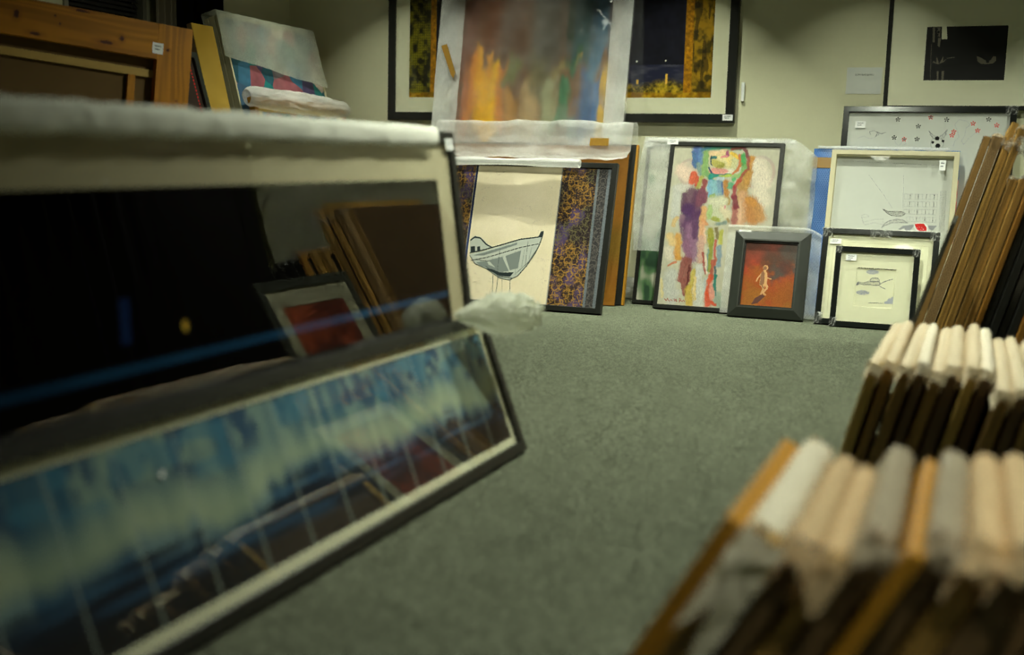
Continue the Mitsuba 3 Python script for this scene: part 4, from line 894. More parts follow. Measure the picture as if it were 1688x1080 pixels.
def tape(base, name, label, pts, w, th=0.0008, lift=None):
    g = Polygon(pts)
    m = trimesh.creation.extrude_polygon(g, th, engine="earcut")
    m.apply_translation((0, 0, w))
    v = xf(m.vertices, base.M)
    k = put(numbered(name), (v, m.faces), "tape_brown")
    tag(k, label, "tape")
tape(ab, "packing_tape", "strip of brown packing tape aslant on the abstract canvas's left wrap", [(-0.085, 1.555), (-0.045, 1.567), (0.03, 1.385), (0.022, 1.345), (0.0, 1.37)], 0.070)

b2 = against_back("brown_canvas", "brown canvas with an orange edge, rear of the two behind the boat painting", "painting", -3.08, 6.395, 1.205, 0.955, 0.030, 12.0)
b2.add("canvas", boxm(0, b2.W - 0.012, 0, b2.H, 0.022, 0.030), "frame_black")
b2.add("edge_strip", boxm(b2.W - 0.0119, b2.W, 0, b2.H, 0.0, 0.029), "wood_orange", label="thin orange edge")
b2.add("stretcher", frame_mesh(b2.W - 0.012, b2.H, [(0, 0), (0, 0.0218), (0.05, 0.0218), (0.05, 0)]), "frame_black")
b1 = against_back("brown_canvas", "golden-brown canvas, front of the two behind the boat painting", "painting", -3.10, 6.335, 1.190, 0.945, 0.028, 12.0)
b1.add("canvas", boxm(0, b1.W, 0, b1.H, 0.022, 0.028), "canvas_brown", uv=boxm(0, b1.W, 0, b1.H, 0.022, 0.028).vertices[:, :2])
b1.add("stretcher", frame_mesh(b1.W, b1.H, [(0, 0), (0, 0.0218), (0.05, 0.0218), (0.05, 0)]), "frame_black")

bt = against_back("boat_painting", "painting of a dripping grey boat between ornamental bands in a black frame", "painting", -3.0, 5.90, 1.142, 0.85, 0.035, 15.6)
bt.add("frame", frame_mesh(bt.W, bt.H, prof_flat(0.030, 0.035, 0.006)), "frame_black")
bt.picture("canvas", 0.026, bt.W - 0.026, 0.026, bt.H - 0.026, 0.024, "art_boat", "beige canvas with gold and purple ornamental bands")
bt.add("back_panel", boxm(0.02, bt.W - 0.02, 0.02, bt.H - 0.02, 0.002, 0.02), "back_board")
mat("boat_pale", pc(176, 186, 162), 0.5)
mat("boat_dark", pc(30, 42, 40), 0.5)
mat("boat_mid", pc(118, 130, 116), 0.5)
hull = Polygon(DATA["hull"]).buffer(0)
ink(bt, "boat_hull", hull.union(Polygon(DATA["stern"]).buffer(0)), 0.0246, "boat_pale")
ink(bt, "boat_shading", unary_union([Polygon(DATA[q]).buffer(0).buffer(0.003) for q in ("grey1", "grey2", "grey3")] + [line([DATA["ribs"][i], DATA["ribs"][i + 1]], 0.0012) for i in range(0, 12, 2)] +
    [Polygon([(0.33, 0.285), (0.40, 0.305), (0.50, 0.34), (0.60, 0.375), (0.60, 0.362), (0.50, 0.325), (0.40, 0.288)]), Polygon([(0.40, 0.232), (0.47, 0.20), (0.56, 0.185), (0.52, 0.21), (0.45, 0.235)])]), 0.0250, "boat_mid")
def dashed(path, half, on, off):
    ls = LineString(path)
    return unary_union([LineString([ls.interpolate(s), ls.interpolate(min(s + on, ls.length))]).buffer(half, cap_style=2) for s in np.arange(0, ls.length - 0.004, on + off)])
gp = DATA["gunwale"]
ink(bt, "boat_outline", unary_union([line(gp[1:6], 0.0030), Polygon(gp[5:9]).buffer(0.002), line(DATA["hull"][:6], 0.0018), line([DATA["hull"][i] for i in (5, 6, 7, 8, 9)], 0.0022), dashed([(0.328, 0.256), (0.429, 0.280), (0.503, 0.305), (0.625, 0.348), (0.735, 0.375)], 0.0022, 0.020, 0.005),
    Polygon(DATA["shade"]).buffer(-0.002), Polygon(DATA["win1"]).buffer(0), Polygon(DATA["win2"]).buffer(0), Polygon(DATA["roofl"]).buffer(-0.0022), line([(0.43, 0.225), (0.52, 0.172), (0.60, 0.168)], 0.0018), line([(0.35, 0.262), (0.44, 0.258)], 0.0012),
    line([(0.62, 0.20), (0.68, 0.262), (0.72, 0.335)], 0.0012), line([(0.50, 0.335), (0.502, 0.18)], 0.0010), line([(0.665, 0.385), (0.668, 0.25)], 0.0010)]), 0.0254, "boat_dark")
dr_ = DATA["drips"]
ink(bt, "paint_drips", unary_union([line([dr_[i], ((dr_[i][0] + dr_[i + 1][0]) / 2 + 0.003, (dr_[i][1] + dr_[i + 1][1]) / 2), dr_[i + 1]], 0.0016 if i < 6 else 0.0008) for i in (0, 2, 4, 6)]), 0.0246, "boat_dark")

# bubble wrap hood over the brown canvases; its rolled hem rests on the boat painting's top
hood_path = [(6.66, 0.60), (6.645, 0.86), (6.62, 1.03), (6.585, 1.058), (6.53, 1.060), (6.49, 1.045), (6.43, 0.985), (6.36, 0.93), (6.28, 0.885), (6.20, 0.850), (6.13, 0.832)]
def sheet_path(path, x0, x1, nu, nv, amp, scale, seed, sag=0.0, edge=None):
    path = np.array(path, float)
    L = np.concatenate([[0], np.cumsum(np.linalg.norm(np.diff(path, axis=0), axis=1))])
    def P(a, b):
        s = b * L[-1]
        y, z = np.interp(s, L, path[:, 0]), np.interp(s, L, path[:, 1])
        x = x0 + (x1 - x0) * a
        c = crumple(np.column_stack([x * 0.5, s * 1.2, x * 0 + seed]), amp, scale, seed)
        return np.column_stack([x, y - 0.5 * c, z + c])
    return grid_sheet(P, nu, nv, x1 - x0, L[-1])
hood_front = [(6.60, 0.70), (6.612, 0.98), (6.607, 1.045), (6.585, 1.064), (6.54, 1.066), (6.508, 1.058), (6.498, 1.03), (6.485, 0.97), (6.462, 0.90), (6.40, 0.862), (6.30, 0.846), (6.19, 0.842), (6.115, 0.838)]
m, uv = sheet_path(hood_front, -3.16, -1.885, 260, 130, 0.020, 9.0, 41)
k = put(numbered("bubble_wrap"), m, "wrap_mid", True, uv)
tag(k, "wide hood of bubble wrap over the tops of the brown canvases, above the boat painting", "bubble wrap")
def hem(a, b):
    x = -3.02 + 0.955 * a
    ang = 2 * math.pi * b
    r = 0.019 + 0.004 * np.sin(a * 9)
    n = crumple(np.column_stack([x * 0.6, np.cos(ang) * 0.2, np.sin(ang) * 0.2]), 0.006, 9.0, 43)
    return np.column_stack([x, 6.088 + np.cos(ang) * (r + n), 0.822 + np.sin(ang) * (r + n)])
m, uv = grid_sheet(hem, 120, 24, 0.95, 0.13)
k = put(numbered("bubble_wrap"), m, "wrap_thick", True, uv)
tag(k, "rolled hem of bubble wrap lying along the boat painting's top rail", "bubble wrap")
v, f = boxm(-2.135, -2.02, 6.45, 6.452, 0.925, 0.968).vertices, boxm(0, 1, 0, 1, 0, 1).faces
tp = boxm(-2.135, -2.02, 0, 0.0012, -0.022, 0.022)
tp.apply_transform(trimesh.transformations.rotation_matrix(math.radians(-12), (1, 0, 0)))
tp.apply_translation((0, 6.462, 0.952))
k = put("packing_tape", tp, "tape_brown")
tag(k, "short piece of brown packing tape on the wrap hood above the boat painting", "tape")
# a roll of bubble wrap on the carpet at the foot of the wall
def rollw(a, b):
    x = -2.02 + 0.17 * a
    ang = 2 * math.pi * b
    r = 0.062 * (1 - 0.25 * np.clip((a - 0.85) / 0.15, 0, 1) ** 2)
    n = crumple(np.column_stack([x * 2, np.cos(ang) * 0.3, np.sin(ang) * 0.3]), 0.008, 8.0, 47)
    return np.column_stack([x, 6.80 + np.cos(ang) * (r + n), 0.068 + np.sin(ang) * (r + n)])
m, uv = grid_sheet(rollw, 30, 40, 0.17, 0.4)
k = put(numbered("bubble_wrap"), m, "wrap_thick", True, uv)
tag(k, "small roll of bubble wrap on the carpet at the foot of the far wall", "bubble wrap")

# ------------------------------------------------------------------ the far wall: the figure painting and what stands around it
gr = against_back("green_painting", "painting with green leaf shapes in a black frame, mostly hidden behind the figure painting", "painting", -1.86, 6.53, 0.70, 0.975, 0.032, 12.0)
gr.add("frame", frame_mesh(gr.W, gr.H, prof_flat(0.022, 0.032, 0.006)), "frame_black")
gr.picture("canvas", 0.018, gr.W - 0.018, 0.018, gr.H - 0.018, 0.022, "art_green")
add_tag(gr, -0.012, 0.040, 0.945, 0.985, 0.0324)
fg = against_back("figure_painting", "colourful expressive nude figure with raised arms in a black frame, signed at lower left", "painting", -1.688, 6.36, 0.66, 0.992, 0.034, 15.5)
fg.add("frame", frame_mesh(fg.W, fg.H, prof_flat(0.024, 0.034, 0.006)), "frame_black")
fg.picture("canvas", 0.018, fg.W - 0.018, 0.018, fg.H - 0.018, 0.026, "art_figure", "loosely brushed figure in many colours")
fg.add("back_panel", boxm(0.015, fg.W - 0.015, 0.015, fg.H - 0.015, 0.002, 0.02), "back_board")
mat("sign_red", pc(120, 40, 24), 0.5)
sg = DATA["sig"]
ink(fg, "signature", unary_union([line(sg[:6], 0.0017), line(sg[6:11], 0.0017), line(sg[11:14], 0.0017), line(sg[14:], 0.0017)]), 0.0266, "sign_red")
add_tag(fg, -0.022, 0.045, 0.974, 1.004, 0.0345)
def figwrap(a, b):
    # wraps the pictures behind: over the top, down both sides, bagging out at the right
    u = -0.165 + 1.005 * a
    v = 0.34 + 0.69 * b - 0.33 * np.clip((a - 0.35) / 0.3, 0, 1) * (1 - b)
    side = np.clip((a - 0.84) / 0.16, 0, 1)
    v = v - 0.10 * side ** 1.5 * b
    u = u - 0.03 * np.clip(1 - a / 0.12, 0, 1) * np.sin(3 * b)
    c = crumple(np.column_stack([u * 1.1, v * 0.8, u * 0]), 0.020 + 0.022 * np.clip((a - 0.72) / 0.2, 0, 1), 6.0, 51)
    w = -0.012 + np.abs(c) * np.where(a > 0.75, 1.6, 0.7) - 0.05 * side ** 2
    return xf(np.column_stack([u, v, w]), fg.M)
m, uv = grid_sheet(figwrap, 120, 120, 1.0, 0.9)
k = put(numbered("bubble_wrap"), m, "wrap_mid", True, uv)
tag(k, "large sheet of bubble wrap bulging out at both sides behind the figure painting", "bubble wrap")
def figtop(a, b):
    u = -0.15 + 0.86 * a
    ang = math.pi * (1.25 * b - 0.1)
    c = crumple(np.column_stack([u, b * 0.3, u * 0 + 2]), 0.010, 8.0, 53)
    return xf(np.column_stack([u, 1.005 + 0.022 * np.sin(ang) + c * 0.6, -0.035 + 0.034 * np.cos(ang) + c * 0.4]), fg.M)
m, uv = grid_sheet(figtop, 110, 26, 0.85, 0.12)
k = put(numbered("bubble_wrap"), m, "wrap_thick", True, uv)
tag(k, "thick fold of bubble wrap lying along the top behind the figure painting", "bubble wrap")

rd = against_back("small_red_painting", "small red-orange painting of a running child in a wide charcoal frame", "painting", -1.233, 6.232, 0.412, 0.487, 0.045, 16.5)
rd.add("frame", frame_mesh(rd.W, rd.H, [(0, 0), (0, 0.026), (0.003, 0.030), (0.050, 0.045), (0.058, 0.045), (0.060, 0.026), (0.058, 0.0)]), "frame_charcoal")
rd.add("inner_lip", frame_mesh(rd.W, rd.H, [(0.0585, 0.020), (0.0585, 0.034), (0.066, 0.034), (0.067, 0.020)]), "frame_black")
rd.picture("canvas", 0.06, rd.W - 0.06, 0.06, rd.H - 0.06, 0.024, "art_red", "smoky red and orange ground")
mat("skin_paint", pc(172, 132, 78), 0.5)
mat("skin_shade", pc(116, 78, 44), 0.5)
mat("shadow_paint", pc(70, 32, 20), 0.5)
L_ = DATA["run_limbs"]
torso = Polygon(DATA["run_torso"]).buffer(0.007).buffer(-0.004)
fig_ = unary_union([torso, Point(DATA["run_head"][0]).buffer(0.0145), line([L_[0], L_[1], L_[2]], 0.0036), line([L_[3], L_[4], L_[5]], 0.0030), line([L_[6], L_[7]], 0.0072), line([L_[7], L_[8]], 0.0050), line([L_[9], L_[10]], 0.0074), line([L_[10], L_[11], L_[12]], 0.0046), line([DATA["run_head"][0], (0.182, 0.262)], 0.006)])
ink(rd, "painted_figure", fig_, 0.0246, "skin_paint")
ink(rd, "figure_shading", unary_union([affinity.translate(affinity.scale(torso, 0.55, 0.92), -0.007, 0).intersection(torso), line([L_[6], L_[7]], 0.0025), affinity.translate(Point(DATA["run_head"][0]).buffer(0.010), -0.003, -0.003)]), 0.0250, "skin_shade")
ink(rd, "painted_shadow", Polygon(DATA["run_shadow"]).buffer(0.003), 0.0244, "shadow_paint")
add_tag(rd, 0.018, 0.086, 0.473, 0.489, 0.031)
def redwrap(a, b):
    u = -0.050 + 0.515 * a
    v = 0.02 + 0.505 * b - 0.035 * np.clip((a - 0.8) / 0.2, 0, 1) ** 2 * b
    c = crumple(np.column_stack([u, v, u * 0 + 5]), 0.010, 9.0, 57)
    w = -0.012 + np.abs(c) + 0.016 * np.exp(-((b - 0.97) / 0.03) ** 2) - 0.02 * np.clip((a - 0.85) / 0.15, 0, 1)
    return xf(np.column_stack([u, v, w]), rd.M)
m, uv = grid_sheet(redwrap, 70, 70, 0.51, 0.5)
k = put(numbered("bubble_wrap"), m, "wrap_mid", True, uv)
tag(k, "sheet of bubble wrap standing up behind the small red painting", "bubble wrap")

# ------------------------------------------------------------------ the far wall: right part
dt = against_back("dot_drawing", "wide white drawing with red and black dots and a winged ball, in black", "framed picture", -0.743, 6.605, 0.912, 1.206, 0.03, 12.0)
dt.add("frame", frame_mesh(dt.W, dt.H, prof_flat(0.032, 0.03, 0.008)), "frame_black_gloss")
dt.add("paper", boxm(0.02, dt.W - 0.02, 0.02, dt.H - 0.02, 0.008, 0.012), "paper_grey", label="white drawing paper")
pin = lambda c, r: unary_union([Polygon([c] + [(c[0] + r * math.cos(a + s), c[1] + r * math.sin(a + s)) for s in (0, 0.32, 0.63)]) for a in np.arange(0, 6.2, 1.2566)])
reds = [c for i, c in enumerate(DATA["dots_c"]) if i in (1, 5, 7, 9, 11, 12, 10)]
blk = [c for c in DATA["dots_c"] if c not in reds]
ink(dt, "red_pinwheels", unary_union([pin(c, 0.0135) for c in reds]), 0.0124, "ink_red")
ink(dt, "dark_pinwheels", unary_union([pin(c, 0.0135) for c in blk] + [pin((c[0] + 0.001, c[1]), 0.009) for c in reds[:2]]), 0.0126, "ink_black")
def ngon(c, r, n, a0=0.0):
    return Polygon([(c[0] + r * math.cos(a0 + 2 * math.pi * i / n), c[1] + r * math.sin(a0 + 2 * math.pi * i / n)) for i in range(n)])
B_ = DATA["dots_ball"]
ink(dt, "ball_patches", unary_union([ngon(B_[0], 0.013, 5, 0.3), ngon(B_[1], 0.014, 6), ngon(B_[2], 0.009, 4, 0.2), ngon(B_[3], 0.009, 4, 0.7)]), 0.0126, "ink_black")
wl, wr = DATA["dots_wingL"], DATA["dots_wingR"]
ink(dt, "wing_lines", unary_union([line(wl, 0.0010), line(wr, 0.0010), line([B_[0], (0.515, 1.045)], 0.0012), LineString(Point(0.517, 1.0).buffer(0.034).exterior.coords).buffer(0.0007)] + [line([(wl[0][0] * (1 - s) + wl[2][0] * s, wl[0][1] * (1 - s) + wl[2][1] * s), (wl[-1][0] * (1 - s) + wl[4][0] * s, wl[-1][1] * (1 - s) + wl[4][1] * s)], 0.0008) for s in (0.2, 0.4, 0.6, 0.8)] +
    [line([(wr[0][0] * (1 - s) + wr[2][0] * s, wr[0][1] * (1 - s) + wr[2][1] * s), (wr[-1][0] * (1 - s) + wr[4][0] * s, wr[-1][1] * (1 - s) + wr[4][1] * s)], 0.0008) for s in (0.2, 0.4, 0.6, 0.8)]), 0.0125, "ink_grey")
ink(dt, "pencil_lines", unary_union([line(DATA["dots_br"], 0.0008), line(DATA["dots_br2"], 0.0008), line(DATA["dots_scr"][:4], 0.0008)]), 0.0123, "ink_faint")
ink(dt, "pencil_lines", line(DATA["dots_scr"][4:], 0.0011), 0.0125, "ink_grey")
dt.picture("glazing", 0.024, dt.W - 0.024, 0.024, dt.H - 0.024, 0.019, "glass")
add_tag(dt, 0.070, 0.126, 1.083, 1.122, 0.0195)

bl = against_back("blue_wrapped_picture", "picture packed in blue bubble wrap, standing behind the cream box frame", "wrapped picture", -0.878, 6.53, 0.782, 0.957, 0.035, 13.0)
hull3 = trimesh.creation.box((0.775, 0.955, 0.035)); hull3 = hull3.subdivide().subdivide().subdivide().subdivide()
v = hull3.vertices + np.array([0.3875, 0.4775, 0.0175])
cc = crumple(v, 0.006, 8.0, 61)
v = v + hull3.vertex_normals * cc[:, None]
bl.add("blue_wrap", (v, hull3.faces), "art_bluewrap", True, v[:, :2])
bl.add("tape", boxm(-0.004, 0.20, 0.845, 0.905, -0.002, 0.0415), "tape_brown", label="band of brown tape")
def bltop(a, b):
    u = 0.02 + 0.70 * a
    ang = math.pi * (1.3 * b - 0.15)
    c = crumple(np.column_stack([u, b * 0.3, u * 0 + 7]), 0.008, 9.0, 63)
    return xf(np.column_stack([u, 0.958 + 0.016 * np.sin(ang) + c * 0.7, 0.02 + 0.03 * np.cos(ang)]), bl.M)
m, uv = grid_sheet(bltop, 90, 20, 0.7, 0.1)
bl.add("clear_wrap", (np.linalg.solve(bl.M[:3, :3], (m[0] - bl.M[:3, 3]).T).T, m[1]), "wrap_thick", True, uv, "clear bubble wrap along the top")

cr = against_back("box_frame_drawing", "pencil drawing with wings, grid and a red patch in a deep cream box frame", "framed picture", -0.773, 6.39, 0.672, 0.968, 0.045, 17.5)
cr.add("frame", frame_mesh(cr.W, cr.H, [(0, 0), (0, 0.043), (0.002, 0.045), (0.026, 0.045), (0.028, 0.043), (0.028, 0.006), (0.024, 0.006), (0.024, 0)]), "wood_cream")
cr.add("paper", boxm(0.024, cr.W - 0.024, 0.024, cr.H - 0.024, 0.002, 0.0058), "paper_grey", label="white drawing paper")
tk, ro, ht = DATA["cr_ticks"], DATA["cr_rows"], DATA["cr_hatch"]
ink(cr, "pencil_ticks", lines([[tk[i], tk[i + 1]] for i in range(0, len(tk), 2)], 0.0010), 0.0064, "ink_black")
segs = [[ro[i], ro[i + 1]] for i in range(0, len(ro), 2)]
for i in range(0, len(ro), 4):
    for s in np.linspace(0, 1, 10):
        segs.append([tuple(np.array(ro[i]) * (1 - s) + np.array(ro[i + 1]) * s), tuple(np.array(ro[i + 2]) * (1 - s) + np.array(ro[i + 3]) * s)])
for s in np.linspace(0, 1, 26):
    segs.append([tuple(np.array(ht[0]) * (1 - s) + np.array(ht[2]) * s), tuple(np.array(ht[1]) * (1 - s) + np.array(ht[3]) * s)])
segs += [DATA["cr_line"], DATA["cr_line2"], DATA["cr_scr"], [(0.053, 0.915), (0.615, 0.898)], [ht[0], ht[2]], [ht[1], ht[3]]]
ink(cr, "pencil_lines", lines(segs, 0.0006), 0.0062, "ink_mid")
w1, w2_ = Polygon(DATA["cr_wing1"]).buffer(0), Polygon(DATA["cr_wing2"]).buffer(0)
def feathers(P_, n):
    x0, y0, x1, y1 = P_.bounds
    return unary_union([LineString(P_.exterior.coords).buffer(0.0012)] + [line([(x0, y1 - (y1 - y0) * i / n), (x1, y1 - (y1 - y0) * (i + 1.6) / n)], 0.0009).intersection(P_) for i in range(n)])
ink(cr, "wing_drawing", feathers(w1, 7), 0.0064, "ink_black")
ink(cr, "wing_drawing", feathers(w2_, 7), 0.0064, "ink_grey")
ink(cr, "grey_patch", Polygon(DATA["cr_g1"]).buffer(0), 0.0062, "ink_mid")
ink(cr, "grey_patch", Polygon(DATA["cr_g2"]).buffer(0), 0.0062, "ink_mid")
ink(cr, "white_patch", Polygon(DATA["cr_halo"]).buffer(0), 0.0066, "paper_white")
rp = Polygon(DATA["cr_red"]).buffer(0)
ink(cr, "red_patch", rp.difference(unary_union([Point(x, y).buffer(0.0022) for x, y in [(0.485, 0.543), (0.497, 0.549), (0.510, 0.546), (0.492, 0.530), (0.505, 0.533), (0.518, 0.536), (0.500, 0.521), (0.520, 0.524)]])), 0.0070, "ink_red")
cr.picture("glazing", 0.026, cr.W - 0.026, 0.026, cr.H - 0.026, 0.036, "glass")
add_tag(cr, 0.572, 0.604, 0.862, 0.920, 0.0366)

md = against_back("cream_mat_picture", "medium black-framed picture with cream mat, its middle covered by a smaller one", "framed picture", -0.756, 6.205, 0.594, 0.530, 0.026, 19.0)
md.add("frame", frame_mesh(md.W, md.H, prof_flat(0.029, 0.026, 0.007)), "frame_black_gloss")
md.add("mat", boxm(0.024, md.W - 0.024, 0.024, md.H - 0.024, 0.006, 0.010), "mat_cream")
md.add("mat_line", flat(lines([[(0.06, 0.46), (0.545, 0.455)], [(0.06, 0.07), (0.06, 0.46)], [(0.545, 0.07), (0.545, 0.455)]], 0.0012), 0.0104), "mat_dim")
md.picture("glazing", 0.026, md.W - 0.026, 0.026, md.H - 0.026, 0.0165, "glass")
add_tag(md, 0.039, 0.098, 0.445, 0.474, 0.017)
sm = against_back("small_swan_drawing", "small black-framed drawing of a flying swan in a cream mat, foremost at the far wall", "framed picture", -0.672, 6.158, 0.424, 0.430, 0.024, 15.0)
sm.add("frame", frame_mesh(sm.W, sm.H, prof_flat(0.028, 0.024, 0.007)), "frame_black_gloss")
sm.add("mat", frame_mesh(sm.W, sm.H, [(0.024, 0.006), (0.024, 0.010), (0.1135, 0.010), (0.115, 0.006)]), "mat_cream", label="cream mat")
sm.add("paper", boxm(0.10, sm.W - 0.10, 0.10, sm.H - 0.10, 0.004, 0.0062), "mat_cream", label="drawing sheet")
sl = DATA["sm_line"]
ink(sm, "ink_line", line(sl, 0.0014), 0.0110, "ink_black")
def cloud(c, rx, ry):
    base = unary_union([affinity.scale(Point(c[0] + dx * rx, c[1] + dy * ry).buffer(1, quad_segs=4), rx * 0.42, ry * 0.6) for dx, dy in ((-0.6, 0), (-0.2, 0.35), (0.25, 0.3), (0.6, 0), (0.1, -0.3), (-0.3, -0.3))])
    return unary_union([line([(c[0] - rx * 1.1, c[1] + ry * s), (c[0] + rx * 1.1, c[1] + ry * s + 0.002)], 0.0011).intersection(base) for s in np.linspace(-1, 1, 10)] + [LineString(base.exterior.coords).buffer(0.0006)])
ink(sm, "cloud_drawing", unary_union([cloud(DATA["sm_c1"][0], 0.030, 0.013), cloud(DATA["sm_c2"][0], 0.032, 0.013), Polygon(DATA["sm_c3"]).buffer(0)]), 0.0070, "ink_faint")
nk = Polygon(DATA["sm_neck"]).buffer(0)
bd = Polygon(DATA["sm_body"]).buffer(0)
hat = lambda P_: unary_union([LineString(P_.exterior.coords).buffer(0.0011)] + [line([(x, P_.bounds[1]), (x + 0.01, P_.bounds[3])], 0.0006).intersection(P_) for x in np.arange(P_.bounds[0], P_.bounds[2], 0.0055)])
br = DATA["sm_br"]
ink(sm, "swan_drawing", unary_union([hat(nk), hat(bd), line(br[:4], 0.0013), line(br[4:7], 0.0013), line([br[7], br[8]], 0.0009), Polygon(DATA["sm_tip"]).buffer(0)]), 0.0072, "ink_grey")
sm.picture("glazing", 0.026, sm.W - 0.026, 0.026, sm.H - 0.026, 0.0165, "glass")
add_tag(sm, 0.054, 0.108, 0.355, 0.390, 0.017, 3)
# thin film crumpled over the corners of the black frames
def film_fn(p, n, uv):
    # clear film, whitened only along its creases
    r1 = 1 - 2 * dr.abs(noise(uv.x * 95, uv.y * 60, 2.0) - 0.5)
    r2 = 1 - 2 * dr.abs(noise(uv.x * 150, uv.y * 240, 6.0) - 0.5)
    return 0.02 + 0.55 * dr.maximum(smoothstep(0.84, 0.97, r1), smoothstep(0.88, 0.98, r2))
blend("film_glint", film_fn, film(WRAP, 0.08, 0.5))
def film_patch(base, u, v, ru, rv, seed):
    def P(a, b):
        uu, vv = u + ru * (2 * a - 1), v + rv * (2 * b - 1)
        rr = np.sqrt((2 * a - 1) ** 2 + (2 * b - 1) ** 2)
        c = np.abs(crumple(np.column_stack([uu * 3, vv * 3, uu * 0 + seed]), 0.009, 9.0, seed)) * np.clip(1.25 - rr, 0, 1)
        return xf(np.column_stack([uu + 0.4 * c, vv - 0.3 * c, base.D + 0.0015 + c]), base.M)
    m, uv = grid_sheet(P, 34, 34, 2 * ru, 2 * rv)
    put(base.key + "__film_crumple", m, "film_glint", False, uv)
for i, (b_, u, v, ru, rv) in enumerate([(md, 0.022, 0.508, 0.028, 0.026), (md, 0.572, 0.508, 0.026, 0.026), (md, 0.018, 0.030, 0.022, 0.032), (md, 0.30, 0.510, 0.055, 0.022), (sm, 0.016, 0.412, 0.018, 0.020), (sm, 0.406, 0.412, 0.020, 0.022), (sm, 0.016, 0.022, 0.018, 0.024), (dt, 0.885, 1.188, 0.032, 0.024)]):
    film_patch(b_, u, v, ru, rv, 70 + i)

# ------------------------------------------------------------------ right: stacks of pictures seen from their ends, leaning to the right
ORD = ["first", "second", "third", "fourth", "fifth", "sixth", "seventh", "eighth", "ninth", "tenth", "eleventh", "twelfth", "thirteenth", "fourteenth"]
def slab(label, x, y, L, H, D, lean, wood, group, yaw=0.0, wrap=None, drop=0.05, seed=0, amp=0.006, over=0.012, skirt=0.03, lift=0.0, back="back_board", end_drop=0.035):
    t = against_right("stored_picture", label, "framed picture", x, y, L, H, D, lean, yaw, group, lift)
    c = min(0.004, D * 0.2)
    fz = frame_mesh(L, H, [(0, 0), (0, D - c), (c, D), (0.035, D), (0.040, D - c), (0.040, D * 0.45), (0.036, D * 0.4), (0.036, 0)])
    t.add("frame", fz, wood, uv=np.column_stack([fz.vertices[:, 2] + 0.37 * seed, fz.vertices[:, 1] + fz.vertices[:, 0]]))
    t.add("back_panel", boxm(0.034, L - 0.034, 0.034, H - 0.034, 0.002, D * 0.45), back)
    if wrap:
        r = 0.004
        path = np.array([(D + r + 0.004, H - drop), (D + r, H - drop * 0.5), (D + r, H - 0.006), (D * 0.85, H + r), (D * 0.5, H + r + 0.003), (D * 0.15, H + r), (-r, H - 0.006), (-r, H - drop * 0.6), (-r - 0.003, H - drop)])
        Ls = np.concatenate([[0], np.cumsum(np.linalg.norm(np.diff(path, axis=0), axis=1))])
        def P(a, b):
            s = b * Ls[-1]
            w, v = np.interp(s, Ls, path[:, 0]), np.interp(s, Ls, path[:, 1])
            u = -over + (L + 2 * over) * a
            q = crumple(np.column_stack([u, s * 1.5, s * 0 + seed]), amp, 9.0, seed)
            near = np.clip((a - (1 - 0.10 / L)) / (0.10 / L), 0, 1)
            far = np.clip((0.06 / L - a) / (0.06 / L), 0, 1)
            bb = np.abs(b - 0.5) * 2
            # the near end folds down over the frame's end and hangs ragged
            fold = near ** 3
            v = v - fold * skirt * (0.5 + 0.8 * meshkit.noise(np.column_stack([s * 60, s * 0 + seed, s * 0]), seed)) - far ** 2 * 0.012
            w = w + (D / 2 - w) * (fold * 0.35 + far * 0.2)
            return xf(np.column_stack([u, v + q * 0.8 * (1 - bb * 0.4), w + np.sign(w - D / 2) * np.abs(q) * 0.35]), t.M)
        m, uv = grid_sheet(P, int(max(50, L * 110)), 34, L, Ls[-1])
        k = put(t.key + "__bubble_wrap", m, wrap, True, uv)
        # the closed near end of the sleeve, hanging ragged over the frame's end
        def Q(a, b):
            w = -0.006 + (D + 0.012) * a
            rag = end_drop * (0.65 + 0.7 * meshkit.noise(np.column_stack([w * 70 + seed, w * 0, w * 0]), seed))
            v = H + 0.004 - rag * b
            q = crumple(np.column_stack([w * 1.5, v, v * 0 + seed]), 0.012, 14.0, seed + 3)
            return xf(np.column_stack([L + 0.006 + 0.006 * b + np.abs(q), v, w]), t.M)
        m, uv = grid_sheet(Q, 22, 40, D, end_drop)
        put(t.key + "__wrap_end", m, wrap, True, uv)
    return t

